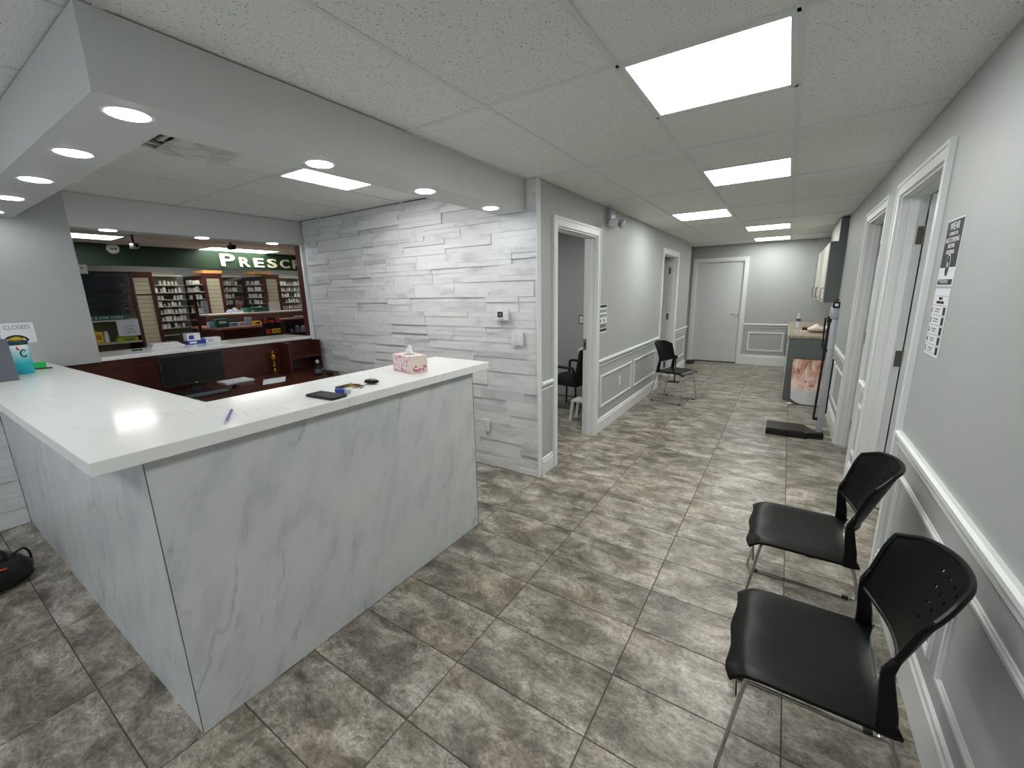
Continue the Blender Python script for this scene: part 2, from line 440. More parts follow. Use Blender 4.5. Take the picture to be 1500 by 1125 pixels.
# ---- ceiling light panels
def panel_light(x0, x1, y0, y1, label, group, mat='panel'):
    t = thing('ceiling_light', label, 'ceiling light', ((x0+x1)/2, (y0+y1)/2, ZC), 0, group)
    f = BM(); k = .016
    for a in ((x0+.012, x1-.012, y0+.012, y0+k+.012), (x0+.012, x1-.012, y1-k-.012, y1-.012), (x0+.012, x0+k+.012, y0+k+.012, y1-k-.012), (x1-k-.012, x1-.012, y0+k+.012, y1-k-.012)):
        box(f, *a, ZC-.001, ZC+.015)
    obj('frame', f, 'white', t)
    obj('diffuser', box(BM(), x0+k+.012, x1-k-.012, y0+k+.012, y1-k-.012, ZC+.003, ZC+.015), mat, t, label='glowing white diffuser panel')
names = ['large square ceiling panel light nearest the camera', 'second square ceiling panel light along the corridor', 'ceiling panel light left of the others, above the far chair', 'fourth ceiling panel light down the corridor', 'farthest ceiling panel light, just before the end wall']
for q, n in zip(corridor_lights, names): panel_light(*q, n, 'corridor ceiling panel lights')
for q, n in zip(added_back_lights, ('unseen ceiling panel light added behind the camera by the right wall', 'unseen ceiling panel light added behind the camera over the waiting area')): panel_light(*q, n, 'added waiting area panels')
panel_light(*rec_lights[0], 'ceiling panel light inside the reception area by the stone wall', 'reception ceiling panel light')
for q, n in zip(pharm_lights, ('long ceiling panel light over the left of the pharmacy', 'ceiling panel light above the green pharmacy sign', 'ceiling panel light over the right of the pharmacy')): panel_light(*q, n, 'pharmacy panel lights', 'panel_dim')
# ---- reception vent, partly open and sealed with plastic film
vx0, vx1, vy0, vy1 = -3.148, -2.562, .882, 1.464
t = thing('ceiling_vent', 'ceiling air vent wrapped in crinkled plastic film over the reception', 'vent', ((vx0+vx1)/2, (vy0+vy1)/2, ZC))
f = BM()
for a in ((vx0, vx1, vy0, vy0+.03), (vx0, vx1, vy1-.03, vy1), (vx0, vx0+.03, vy0+.03, vy1-.03), (vx1-.03, vx1, vy0+.03, vy1-.03)): box(f, *a, ZC-.003, ZC+.012)
obj('frame', f, 'white', t)
obj('duct', box(BM(), vx0+.02, vx1-.02, vy0+.02, vy1-.02, ZC+.012, ZC+.018), 'darkmetal', t)
for k in (1, 2):
    b = BM(); d = .09*k
    for a in ((vx0+d, vx1-d, vy0+d, vy0+d+.02), (vx0+d, vx1-d, vy1-d-.02, vy1-d), (vx0+d, vx0+d+.02, vy0+d+.02, vy1-d-.02), (vx1-d-.02, vx1-d, vy0+d+.02, vy1-d-.02)): box(b, *a, ZC+.001, ZC+.011)
    obj('louvre', b, 'shelfwhite', t)
rnd = random.Random(3); hh = {}
us = [vx0+.03+(vx1-vx0-.06)*i/10 for i in range(11)]; vv = [vy0+.21+(vy1-vy0-.24)*i/10 for i in range(11)]
for u in us:
    for v in vv: hh[u, v] = rnd.uniform(-.03, 0)*(1 if vv[0] < v < vv[-1] else .2)
obj('plastic_film', sheet(BM(), us, vv, lambda u, v: ((u, v, ZC-.004+hh[u, v]), (0, 0, 1)), .0008), 'film', t, label='crinkled translucent plastic sheet')

# ---- walls
def wall_x(name, xa, xb, y0, y1, z1, openings, mat='wall', z0=0):
    bm = BM(); y = y0
    for a, b, top in sorted(openings):
        box(bm, xa, xb, y, a, z0, z1); box(bm, xa, xb, a, b, top, z1); y = b
    box(bm, xa, xb, y, y1, z0, z1); return struct(name, bm, mat)
DT = 2.14
wall_right = wall_x('wall_right', XR, XR+.13, -3, 7.0, ZC, [(2.845, 3.815, DT+.02), (4.245, 5.205, DT+.02)])
wall_left = wall_x('wall_left', XL-.13, XL, YS+.03, 9.12, ZC, [(3.31, 4.23, DT), (6.965, 7.965, DT)])
b = BM()
for a in ((-3.2, -1.72, 0, ZC), (-.80, .82, 0, ZC), (-1.72, -.80, 2.125, ZC)): box(b, a[0], a[1], YE, YE+.12, a[2], a[3])
wall_end = struct('wall_end', b, 'wall')
struct('wall_niche', box(BM(), .69, .82, 7.0, YE, 0, ZC), 'wall')
struct('wall_pier', box(BM(), .365, .69, YE-.12, YE, 0, ZC), 'wall')
struct('wall_hall_side', box(BM(), -3.3, -3.2, 8.99, YE+.12, 0, ZC), 'wall')
struct('wall_hall_near', box(BM(), -3.2, XL-.13, 8.99, 9.12, 0, ZC), 'wall')
# rooms beyond the doorways
struct('wall_exam_back', box(BM(), -4.2, XL-.13, 5.78, 5.88, 0, ZC), 'wall')
struct('wall_exam_side', box(BM(), -4.3, -4.2, YS+.13, 5.88, 0, ZC), 'wall')
struct('wall_store_back', box(BM(), -3.2, XL-.13, 8.3, 8.4, 0, ZC), 'wall')
struct('wall_room_divider', box(BM(), XR+.13, 2.8, 3.98, 4.08, 0, ZC), 'wall')
struct('wall_room_outer', box(BM(), 2.8, 2.9, 1.9, 7.0, 0, ZC), 'wall')
struct('wall_room_near', box(BM(), XR+.13, 2.8, 1.8, 1.9, 0, ZC), 'wall')
struct('wall_room_far', box(BM(), XR+.13, 2.8, 5.9, 6.0, 0, ZC), 'wall')
panel_light(1.35, 1.96, 2.5, 3.1, 'unseen ceiling panel added to light the first room on the right', 'added side room panels')  # out of view, added so the open door leaf catches light
panel_light(-2.85, -2.25, 3.9, 4.5, 'unseen ceiling panel added to light the exam room on the left', 'added side room panels')  # out of view, added to light the exam room wall

# stone wall: backing and ledger strips
wall_stone = struct('wall_stone', box(BM(), -5.05, XL-.13, YS+.03, YS+.13, 0, ZC), 'stone')
def ledger(parent, u0, u1, z0, z1, place, seed, name='stone_strip', lmin=.30, lmax=.66):
    r = random.Random(seed); z = z0; n = 0
    while z < z1-.02:
        band = min(.13, z1-z); u = u0-r.uniform(0, .3)
        while u < u1-.01:
            L = r.uniform(lmin, lmax); a, b = max(u, u0), min(u+L, u1); u += L
            if b-a < .03: continue
            hs = r.choice(([1/3, 2/3], [2/3, 1/3], [.5, .5], [1/3, 1/3, 1/3])); zz = z
            for h in hs:
                q = r.choice((0, .003, .005, .007, .010, .015)); c = zz+band*h
                m_ = r.uniform(.0, .12) if len(hs) < 3 else 0
                o = link(name, mesh_of(name, place(b-a-.0012, c-zz-.0012, q), 'stone'), parent, None)
                o.location = place.pos(a+.0006, zz+.0006); zz = c; n += 1
        z += band
    return n
class PY:
    def __init__(s, y): s.y = y
    def __call__(s, L, h, q): return box(BM(), 0, L, -q-.006, .03, 0, h)
    def pos(s, u, z): return (u, s.y, z)
class PXX:
    def __init__(s, x): s.x = x
    def __call__(s, L, h, q): return box(BM(), -.03, q+.006, 0, L, 0, h)
    def pos(s, u, z): return (s.x, u, z)
print('stone', ledger(wall_stone, XB+.03, XL, 0, ZC-.002, PY(YS+.002), 11))
struct('trim_1', box(BM(), XL-.004, XL+.006, YS-.03, YS+.035, 0, ZC-.004), 'white', 'white corner bead where stone meets corridor wall')
# low stone-clad wall under the left end of the counter, public side
wall_knee = struct('wall_knee', box(BM(), -4.75, -4.60, -.9, .399, 0, 1.09), 'stone')
ledger(wall_knee, -.5, .398, 0, .75, PXX(-4.58), 5)

# reception back wall with the wide opening to the pharmacy
wall_back = struct('wall_back', box(BM(), XB-.2, XB, .52, 1.04, 1.0905, ZC), 'wall')
struct('wall_header', box(BM(), XB-.2, XB, 1.04, YS+.03, 2.185, ZC-.001), 'soffit', 'painted header above the pharmacy opening')
struct('wall_back_left', box(BM(), -5.6, -5.5, -3, .52, 0, ZC), 'wall')
struct('wall_back_low', box(BM(), XB-.16, XB-.03, .42, YS+.03, 0, 1.0895), 'mahogany', 'dark wooden half wall behind the reception desk')
struct('trim_2', box(BM(), XB-.02, XB+.012, YS-.045, YS-.005, .80, 2.185), 'white', 'thin white vertical trim strip beside the pharmacy opening')
struct('trim_3', box(BM(), -5.04, -4.92, YS-.005, YS+.029, 1.125, 2.184), 'mahogany2', 'dark red wooden post at right of pharmacy opening')
# soffit over the counter
b = BM()
prism(b, [(-1.79, .50), (-1.79, YS-.032), (-2.045, YS-.032), (-2.045, .745), (XB, .745), (XB, .50)], 'z', 2.21, ZC-.002)
soffit = struct('ceiling_soffit', b, 'soffit', 'painted dropped soffit that follows the counter')
def downlight(x, y, z, label, group):
    t = thing('downlight', label, 'downlight', (x, y, z), 0, group)
    obj('trim_ring', lathe(BM(), [(.055, -.001), (.066, -.003), (.074, -.001), (.074, .0)], 28, (x, y, z), cap=False), 'white', t, True)
    obj('lens', lathe(BM(), [(.052, -.0055), (.0555, -.004), (.0555, -.0005)], 28, (x, y, z)), 'down', t, label='glowing round lens')
ords = ['at the soffit corner', 'second from the soffit corner along the left arm', 'third from the soffit corner along the left arm', 'fourth from the soffit corner along the left arm', 'at the far left end of the soffit']
for k, x in enumerate((-1.915, -2.575, -3.27, -3.94, -4.60)): downlight(x, .617, 2.21, 'round recessed downlight '+ords[k], 'soffit downlights')
for y, s in ((1.315, 'second from the soffit corner towards the stone wall'), (2.01, 'third from the soffit corner towards the stone wall'), (2.69, 'closest to the stone wall')): downlight(-1.915, y, 2.21, 'round recessed soffit downlight '+s, 'soffit downlights')
for y, s in ((1.285, 'leftmost'), (1.98, 'middle'), (2.665, 'rightmost')): downlight(XB-.06, y, 2.185, s+' round downlight under the header of the pharmacy opening', 'pharmacy opening downlights')

# ---- door frames
def door_x(n, s, xf, y0, y1, top, leaf, label, hinge_far=True, strike=False):
    # s = +1: wall face looks to +x (left wall); s = -1: right wall. Room lies on the other side, .13 away
    d = struct('door_%d' % n, None, None, label, (xf, y0, 0)); c, p = .07, .016
    b = BM()
    for a in ((y0-c, y0+.004, 0, top+c), (y1-.004, y1+c, 0, top+c), (y0+.004, y1-.004, top-.004, top+c)):
        box(b, xf, xf+s*p, a[0], a[1], a[2], a[3])
    for a in ((y0-c, y0-c+.02, 0, top+c), (y1+c-.02, y1+c, 0, top+c), (y0-c+.02, y1+c-.02, top+c-.02, top+c)):
        box(b, xf+s*p, xf+s*(p+.006), a[0], a[1], a[2], a[3])
    obj('casing', b, 'white', d)
    b = BM(); t_ = .018; xb = xf-s*.13
    box(b, xf, xb, y0-.001, y0+t_, 0, top); box(b, xf, xb, y1-t_, y1+.001, 0, top); box(b, xf, xb, y0+t_, y1-t_, top-t_, top+.001)
    obj('jamb', b, 'white', d)
    b = BM(); xs0, xs1 = xf-s*.045, xf-s*.085
    box(b, xs0, xs1, y0+t_, y0+t_+.012, 0, top-t_); box(b, xs0, xs1, y1-t_-.012, y1-t_, 0, top-t_); box(b, xs0, xs1, y0+t_+.012, y1-t_-.012, top-t_-.012, top-t_)
    obj('door_stop', b, 'white', d)
    yj = y1-t_
    if strike:
        o = obj('strike_plate', box(BM(), xf-s*.092, xf-s*.128, yj-.003, yj, .965, 1.085), 'steel', d)
        obj('latch_hole', box(BM(), xf-s*.103, xf-s*.117, yj-.0045, yj-.003, 1.0, 1.05), 'void', o)
    if leaf:
        w_ = y1-y0-2*t_-.006
        l = obj('door_leaf', box(BM(), xb-s*.006, xb-s*(.006+w_), yj-.048, yj-.006, .012, top-t_-.004), 'doorpaint', d)
        for z in (.22, 1.10, 1.90):
            obj('hinge', box(BM(), xf-s*.098, xb-s*.012, yj-.0032, yj-.0008, z-.055, z+.055), 'darkmetal', d)
            h = lathe(BM(), [(.007, z-.055), (.007, z+.055)], 8, (xb-s*.003, yj-.003, 0)); obj('hinge_pin', h, 'darkmetal', d, True)
    return d
door_x(1, 1, XL, 3.31, 4.23, DT, False, 'open doorway with white casing beside the stone wall', strike=True)
door_x(2, 1, XL, 6.965, 7.965, DT, True, 'white door frame with open door behind the far chair')
door_x(3, -1, XR, 2.845, 3.815, DT+.02, True, 'nearer open doorway in the right wall')
door_x(4, -1, XR, 4.245, 5.205, DT+.02, True, 'second open doorway in the right wall')
# end door, closed
d = struct('door_5', None, None, 'closed flat grey door at the end of the corridor', (-1.26, YE, 0))
b = BM(); x0, x1, top = -1.72, -.80, 2.125
for a in ((x0-.07, x0+.004, 0, top+.07), (x1-.004, x1+.07, 0, top+.07), (x0+.004, x1-.004, top-.004, top+.07)): box(b, a[0], a[1], YE, YE-.016, a[2], a[3])
obj('casing', b, 'white', d)
b = BM(); box(b, x0-.001, x0+.018, YE, YE+.12, 0, top); box(b, x1-.018, x1+.001, YE, YE+.12, 0, top); box(b, x0+.018, x1-.018, YE, YE+.12, top-.018, top+.001); obj('jamb', b, 'white', d)
leaf = obj('door_leaf', box(BM(), x0+.02, x1-.02, YE+.03, YE+.07, .018, top-.02), 'doorpaint', d)
obj('threshold', box(BM(), x0+.018, x1-.018, YE+.0, YE+.11, 0, .012), 'void', d)
b = lathe(BM(), [(.026, YE+.018), (.026, YE+.030)], 16, (-.865, 0, 1.03), 'y'); tube(b, round_path([(-.865, YE+.02, 1.03), (-.865, YE-.03, 1.03), (-.99, YE-.03, 1.035)], .02), .0085)
obj('lever_handle', b, 'chrome', leaf, True)

# ---- wainscot: base boards, rails and panel frames
def rail_x(b, xf, s, y0, y1, zt):
    prism(b, [(xf, zt), (xf+s*.016, zt), (xf+s*.026, zt-.008), (xf+s*.026, zt-.026), (xf+s*.014, zt-.036), (xf, zt-.036)], 'y', y0, y1)
    box(b, xf, xf+s*.010, y0, y1, zt-.072, zt-.058); return b
def base_x(b, xf, s, y0, y1, h):
    prism(b, [(xf, 0), (xf+s*.016, 0), (xf+s*.016, h-.035), (xf+s*.010, h-.028), (xf+s*.010, h-.008), (xf, h)], 'y', y0, y1); return b
def frame_x(parent, xf, s, y0, y1, z0, z1):
    b = BM(); k = .028; p = s*.013; q = s*.006
    for a in ((y0, y1, z0, z0+k), (y0, y1, z1-k, z1), (y0, y0+k, z0+k, z1-k), (y1-k, y1, z0+k, z1-k)): box(b, xf, xf+q, a[0], a[1], a[2], a[3])
    e = .008
    for a in ((y0+e, y1-e, z0+e, z0+k-e), (y0+e, y1-e, z1-k+e, z1-e), (y0+e, y0+k-e, z0+k-e, z1-k+e), (y1-k+e, y1-e, z0+k-e, z1-k+e)): box(b, xf+q, xf+p, a[0], a[1], a[2], a[3])
    return obj('panel_moulding', b, 'white', parent)
b = BM()
for a in ((YS+.036, 3.239), (4.301, 6.894), (8.036, 9.12)): base_x(b, XL, 1, *a, .155)
struct('baseboard_left', b, 'white')
b = BM()
for a in ((YS+.036, 3.239), (4.301, 6.894), (8.036, 9.12)): rail_x(b, XL, 1, *a, .843)
struct('trim_4', b, 'white', 'white chair rail along the left corridor wall')
for a in ((4.40, 5.54), (5.64, 6.78), (8.17, 8.97)): frame_x(wall_left, XL, 1, *a, .275, .655)
b = BM()
for a in ((-3, 2.774), (3.886, 4.174), (5.276, 7.0)): base_x(b, XR, -1, *a, .195)
struct('baseboard_right', b, 'white')
b = BM()
for a in ((-3, 2.774), (3.886, 4.174), (5.276, 7.0)): rail_x(b, XR, -1, *a, .872)
struct('trim_5', b, 'white', 'white chair rail along the right corridor wall')
for a in ((.55, 1.75), (1.83, 2.64), (3.92, 4.14), (5.36, 6.10), (6.20, 6.93), (-.70, .47)): frame_x(wall_right, XR, -1, *a, .285, .692)
b = BM()
prism(b, [(YE, 0), (YE-.016, 0), (YE-.016, .165), (YE-.010, .17), (YE-.010, .195), (YE, .203)], 'x', -.729, .364); struct('baseboard_end', b, 'white')
b = BM(); prism(b, [(YE, .848), (YE-.016, .848), (YE-.026, .84), (YE-.026, .822), (YE-.014, .812), (YE, .812)], 'x', -.729, .364); box(b, -.729, .364, YE, YE-.01, .776, .79)
struct('trim_6', b, 'white', 'white chair rail on the end wall')
b = BM()
for x_, z_ in (((-.63, .005), (.29, .318)), ((-.63, .005), (.652, .68)), ((-.63, -.602), (.318, .652)), ((-.023, .005), (.318, .652))): box(b, x_[0], x_[1], YE, YE-.012, z_[0], z_[1])
obj('panel_moulding', b, 'white', wall_end)

# ================================================================ RECEPTION COUNTER
t = thing('reception_counter', 'L-shaped reception counter base clad in veined white marble panels', 'counter', (-2.0, .6, 0))
PX0 = -1.685
obj('front_panel', prism(BM(), [(PX0, .4028), (PX0, 2.10), (PX0-.02, 2.10), (PX0-.02, .4228)], 'z', 0, 1.099), 'marble', t)
obj('side_panel', prism(BM(), [(PX0-.0022, .40), (PX0-.0222, .42), (-4.571, .42), (-4.571, .40)], 'z', 0, 1.099), 'marble', t)
obj('end_panel', bbox(-2.10, PX0-.022, 2.082, 2.10, 0, 1.099, bev=.001, seg=1), 'marble', t)
obj('edge_strip', box(BM(), PX0-.021, PX0+.0006, 2.1003, 2.104, 0, 1.099), 'darkmetal', t)
b = BM(); box(b, -2.10, PX0-.022, .4215, 2.08, .001, 1.098); box(b, -4.55, -2.1, .4215, .70, .001, 1.098); obj('carcass', b, 'mahogany', t)
b = BM()
prism(b, [(-1.645, .275), (-1.645, 2.235), (-2.155, 2.265), (-2.165, .777), (XB+.002, .715), (XB+.002, .275)], 'z', 1.10, 1.145)
bmesh.ops.bevel(b, geom=[e for e in b.edges], offset=.002, segments=1, affect='EDGES')
tag(obj('countertop', b, 'quartz'), 'glossy white quartz countertop with faint grey veins, L-shaped', 'countertop')

# transaction ledge in the opening
tag(obj('transaction_ledge', bbox(-5.42, XB-.01, 1.045, YS-.05, 1.092, 1.125, bev=.003, seg=1), 'quartz'), 'white stone ledge in the opening between reception and pharmacy', 'ledge')

# desk behind the counter
t = thing('reception_desk', 'dark mahogany reception desk below the pharmacy opening', 'desk', (-4.4, 1.9, 0))
b = BM(); cx, cy, r_ = -4.25, 2.55, .3
prism(b, [(-4.878, .80), (-3.6, .80), (-3.6, 1.1), (-4.02, 1.35), (-4.02, 2.5)]+[(-4.32+.30*math.cos(a), 2.55+.32*math.sin(a)) for a in [math.radians(k) for k in range(0, 91, 15)]]+[(-4.878, 2.87)], 'z', .71, .74)
obj('desk_top', b, 'mahogany', t)
obj('side_panel', box(BM(), -4.85, -4.05, .82, .84, 0, .709), 'mahogany', t); obj('side_panel', box(BM(), -4.85, -4.35, 2.60, 2.62, 0, .709), 'mahogany', t)
t = thing('desk_hutch', 'open dark wood cubby with shelf at the right end of the desk', 'shelf', (-4.7, 2.72, .74))
obj('side_panel', box(BM(), -4.876, -4.66, 2.55, 2.568, .742, 1.088), 'mahogany', t); obj('side_panel', box(BM(), -4.876, -4.66, 2.925, 2.943, .742, 1.088), 'mahogany', t)
obj('shelf', box(BM(), -4.876, -4.67, 2.569, 2.924, .90, .915), 'mahogany', t)
obj('back_panel', box(BM(), -4.879, -4.876, 2.55, 2.943, .742, 1.088), 'mahogany', t)
# monitor, keyboard, mouse, papers, trophy, bottle
t = thing('computer_monitor', 'black flat computer monitor on the reception desk', 'monitor', (-4.52, 1.58, .74))
obj('screen_housing', bbox(-4.57, -4.535, 1.33, 1.825, .83, 1.112, bev=.004), 'blackmatte', t)
obj('screen', box(BM(), -4.535, -4.5335, 1.342, 1.813, .853, 1.10), 'screen', t)
obj('logo_mark', box(BM(), -4.5345, -4.533, 1.57, 1.59, .838, .845), 'silver', t)
b = BM(); box(b, -4.60, -4.571, 1.55, 1.61, .75, .98); obj('stand', b, 'blackmatte', t); obj('base', bbox(-4.66, -4.44, 1.46, 1.70, .741, .752, bev=.004), 'blackmatte', t)
t = thing('keyboard', 'black computer keyboard in front of the monitor', 'keyboard', (-4.35, 1.57, .741))
obj('body', bbox(-4.425, -4.28, 1.38, 1.76, .741, .757, bev=.003), 'blackmatte', t)
km = mesh_of('key', bbox(0, .016, 0, .016, 0, .005, bev=.002, seg=1), 'greyplastic')
for i in range(6):
    for j in range(17): link('key', km, t, Vector((-4.415+i*.0215, 1.39+j*.0213, .757))-t.location)
t = thing('computer_mouse', 'black computer mouse on the desk beside the papers', 'mouse', (-4.44, 1.86, .741))
b = BM(); bmesh.ops.create_uvsphere(b, u_segments=16, v_segments=10, radius=1)
for v in b.verts: v.co = Vector((v.co.x*.055-4.44, v.co.y*.032+1.86, max(0, v.co.z)*.034+.741))
obj('shell', b, 'black', t, True); obj('scroll_wheel', lathe(BM(), [(.008, -.003), (.008, .003)], 10, (-4.415, 1.86, .770), 'y'), 'greyplastic', t)
t = thing('paper_stack', 'stack of white papers leaning behind the mouse', 'papers', (-4.79, 1.98, .741))
for k in range(5):
    dx = .004*((k*7) % 3); obj('sheet', box(BM(), -4.87+dx, -4.655+dx, 1.87+dx, 2.13+dx, .7415+k*.004, .745+k*.004), 'paper', t)
b = BM(); prism(b, [(-4.33, 2.06), (-4.30, 2.27), (-4.56, 2.42), (-4.60, 2.20)], 'z', .7412, .7425); tag(obj('paper_sheet', b, 'paper'), 'loose white sheet of paper on the desk near the cubby', 'paper')
t = thing('trophy', 'slender golden trophy standing against the dark desk back', 'trophy', (-4.80, 2.44, .741))
obj('base', lathe(BM(), [(.04, .741), (.04, .762), (.03, .766)], 16, (-4.80, 2.44, 0)), 'mahogany', t, True)
obj('stem', lathe(BM(), [(.012, .766), (.022, .79), (.010, .81), (.028, .84), (.012, .862), (.016, .89)], 14, (-4.80, 2.44, 0)), 'gold', t, True)
obj('cup', lathe(BM(), [(.012, .89), (.034, .925), (.030, .955), (.012, .97), (.020, .99), (.005, 1.012)], 14, (-4.80, 2.44, 0)), 'gold', t, True)
bt = on_z(467, 549, .741)
t = thing('lotion_bottle', 'dark bottle with white label beside the stone wall', 'bottle', bt)
obj('body', lathe(BM(), [(.034, .741), (.038, .745), (.038, .825), (.030, .845), (.014, .855), (.014, .875)], 16, (bt.x, bt.y, 0)), 'black', t, True)
obj('label', lathe(BM(), [(.0384, .765), (.0384, .81)], 16, (bt.x, bt.y, 0), cap=False), 'greyplastic', t, True); obj('cap', lathe(BM(), [(.018, .8755), (.018, .905), (.012, .91)], 14, (bt.x, bt.y, 0)), 'silver', t, True)
t = thing('power_adapter', 'small dark cable bundle hanging over the desk corner', 'cable', (-4.26, 2.86, .742))
pts = [(-4.45+.03*k, 2.80+.02*math.sin(k*1.7), .750+.012*abs(math.sin(k*1.1))) for k in range(10)]
obj('cable', tube(BM(), round_path(pts, .02), .006), 'blackmatte', t, True); obj('plug', bbox(-4.23, -4.17, 2.70, 2.75, .742, .772, bev=.006), 'blackmatte', t)

# ---- small things on the countertop (z = 1.145)
ZT = 1.145
t = thing('tissue_box', 'pink flowered tissue box with a tissue pulled up', 'tissue box', (-1.893, 1.764, ZT), math.radians(-15))
obj('carton', bbox(-.105, .105, -.06, .06, .0005, .100, bev=.002, seg=1), 'tissuepink', t, world=False)
obj('end_panel', box(BM(), .1052, .1057, -.056, .056, .004, .096), 'tissuebeige', t, world=False)
bmf = BM(); rr = random.Random(4)
for k in range(9):
    cy_, cz_ = rr.uniform(-.04, .05), rr.uniform(.012, .04); prism(bmf, [(cy_+.009*math.cos(a*1.0472), cz_+.008*math.sin(a*1.0472)) for a in range(6)], 'x', .1058, .1062)
obj('flower_print', bmf, 'rose', t, world=False)
obj('top_panel', box(BM(), -.103, .103, -.058, .058, .1001, .1007), 'tissuebeige', t, world=False)
obj('opening', lathe(BM(), [(.034, .1008), (.034, .1013)], 20), 'inkgrey', t, world=False)
b = BM()
def tis(u, v):
    w_ = .034*(1-.35*v); return ((w_*u+.006*math.sin(5*v), .014*math.sin(u*3+v*4)*(1-v*.4)+.008*v, .1015+.058*v-.010*abs(u)**1.5*v), (0.2*u, 1, .1))
sheet(b, [-1+i*.2 for i in range(11)], [i/6 for i in range(7)], tis, .003); obj('tissue', b, 'tissue', t, True, world=False)
ph = thing('smartphone', 'black smartphone lying flat on the countertop', 'phone', (-1.755, 1.105, ZT), math.radians(4))
obj('case', bbox(-.092, .092, -.042, .042, .0005, .0125, bev=.004), 'blackmatte', ph, world=False); obj('screen', bbox(-.084, .084, -.036, .036, .0126, .0135, bev=.0003, seg=1), 'screen', ph, world=False)
li = thing('lighter', 'blue lighter beside the smartphone', 'lighter', (-1.735, 1.18, ZT), math.radians(8))
obj('body', lathe(BM(), [(.008, -.045), (.0125, -.04), (.0125, .02)], 12, (0, 0, .0135), 'x'), 'blue', li, True, world=False); obj('metal_head', lathe(BM(), [(.0115, .0205), (.0115, .042)], 12, (0, 0, .0135), 'x'), 'silver', li, True, world=False)
k = thing('key_bunch', 'bunch of brass keys with a black car fob', 'keys', (-1.80, 1.32, ZT))
fob = BM(); bmesh.ops.create_uvsphere(fob, u_segments=16, v_segments=10, radius=1)
for v in fob.verts: v.co = Vector((-1.795+v.co.x*.042, 1.395+v.co.y*.026+v.co.x*.008, ZT+.014+v.co.z*.0125))
fo = obj('fob', fob, 'black', k, True); obj('button', bbox(-1.81, -1.79, 1.388, 1.402, ZT+.0262, ZT+.0275, bev=.0005, seg=1), 'inkgrey', fo)
obj('ring', tube(BM(), [(-1.815+.018*math.cos(a*.5236), 1.345+.018*math.sin(a*.5236), ZT+.006+.004*math.sin(a*.5236)) for a in range(12)], .0014, 6, True), 'chrome', k, True)
for (ax, ay, an, mt) in ((-1.815, 1.33, 200, 'gold'), (-1.81, 1.33, 240, 'gold'), (-1.80, 1.335, 285, 'gold'), (-1.83, 1.325, 170, 'gold'), (-1.80, 1.335, 320, 'steel')):
    b = BM(); c_, s_ = math.cos(math.radians(an)), math.sin(math.radians(an))
    outline = [(u_*1.35, v_*1.35) for u_, v_ in [(0, .010), (.018, .011), (.024, .004), (.052, .004), (.056, 0), (.052, -.003), (.046, -.002), (.041, -.0035), (.036, -.002), (.024, -.004), (.018, -.011), (0, -.010)]]
    prism(b, [(ax+c_*u-s_*v, ay+s_*u+c_*v) for u, v in outline], 'z', ZT+.003+.002*random.random(), ZT+.0065); obj('key', b, mt, k)
b = bbox(-1.868, -1.842, 1.228, 1.30, ZT+.0008, ZT+.012, bev=.004); obj('tag', b, 'blackmatte', k)
p0, p1 = on_z(339, 603.5, ZT), on_z(330, 623, ZT); dv = (p1-p0)
pe = thing('pen', 'slim dark blue pen lying on the countertop near its front edge', 'pen', p0+dv*.5)
z_ = Vector((0, 0, .0055))
obj('barrel', tube(BM(), [p0+z_, p0+dv*.85+z_], .0048, 10), 'purple', pe, True); obj('tip', tube(BM(), [p0+dv*.851+z_, p1+z_], [.0046, .0012], 10), 'silver', pe, True); obj('cap_end', tube(BM(), [p0-dv*.06+z_, p0-dv*.001+z_], .0046, 10), 'blackmatte', pe, True)
# left end of the counter
c = thing('wipes_canister', 'teal and white wipes canister with a dark lid', 'canister', (-4.16, .515, ZT))
obj('body', lathe(BM(), [(.047, .0008), (.049, .004), (.049, .185), (.046, .19)], 28, (0, 0, 0)), 'canister', c, True, world=False)
obj('lid', lathe(BM(), [(.050, .1905), (.050, .212), (.040, .218)], 28), 'tealdark', c, True, world=False)
obj('lid_flap', bbox(-.02, .03, -.028, .032, .2185, .238, bev=.006), 'yellow', c, True, world=False)
obj('hinge_loop', tube(BM(), [(.036, .05*math.cos(a), .212+.036*math.sin(a)) for a in [math.pi*q/10 for q in range(11)]], .006), 'blackmatte', c, True, world=False)
bb = BM()
tube(bb, [(.0495*math.cos(a0), .0495*math.sin(a0), .135+.022*math.sin(b0)) for a0, b0 in [(.28+.28*math.cos(q), q) for q in [math.radians(40+28*h) for h in range(11)]]], .004, 6)
obj('printed_letter', bb, 'ink', c, world=False); bb = BM(); sheet(bb, [-.02+.01*i for i in range(5)], [0, 1], lambda u, v: ((.0494*math.cos(-.1+u*8), .0494*math.sin(-.1+u*8), .158+.014*v*(.02-u)/.02), (math.cos(-.1), math.sin(-.1), 0)), .0006); obj('printed_mark', bb, 'red', c, world=False)
gq = on_z(55, 540, ZT)
gb = thing('sticky_note_block', 'bright green block of sticky notes beside the wipes', 'note block', (-4.37, .615, ZT))
obj('note_pad', bbox(-4.40, -4.345, .585, .648, ZT+.0008, ZT+.042, bev=.001, seg=1), 'brightgreen', gb)
bp = thing('ballpoint_pen', 'dark pen lying in front of the green note block', 'pen', (-4.30, .60, ZT))
obj('barrel', tube(BM(), [(-4.335, .58, ZT+.005), (-4.295, .665, ZT+.005)], .0045), 'blackmatte', bp, True); obj('tip', tube(BM(), [(-4.295, .6652, ZT+.005), (-4.289, .677, ZT+.005)], [.004, .001]), 'silver', bp, True)
gs = thing('grey_display_stand', 'dark grey leaning display stand at the left end of the counter', 'stand', (-3.86, .33, ZT))
b = BM(); prism(b, [(-3.86, ZT+.0008), (-3.835, ZT+.0008), (-3.90, ZT+.245), (-3.925, ZT+.245)], 'y', .10, .449); obj('face_plate', b, 'greyplastic', gs)
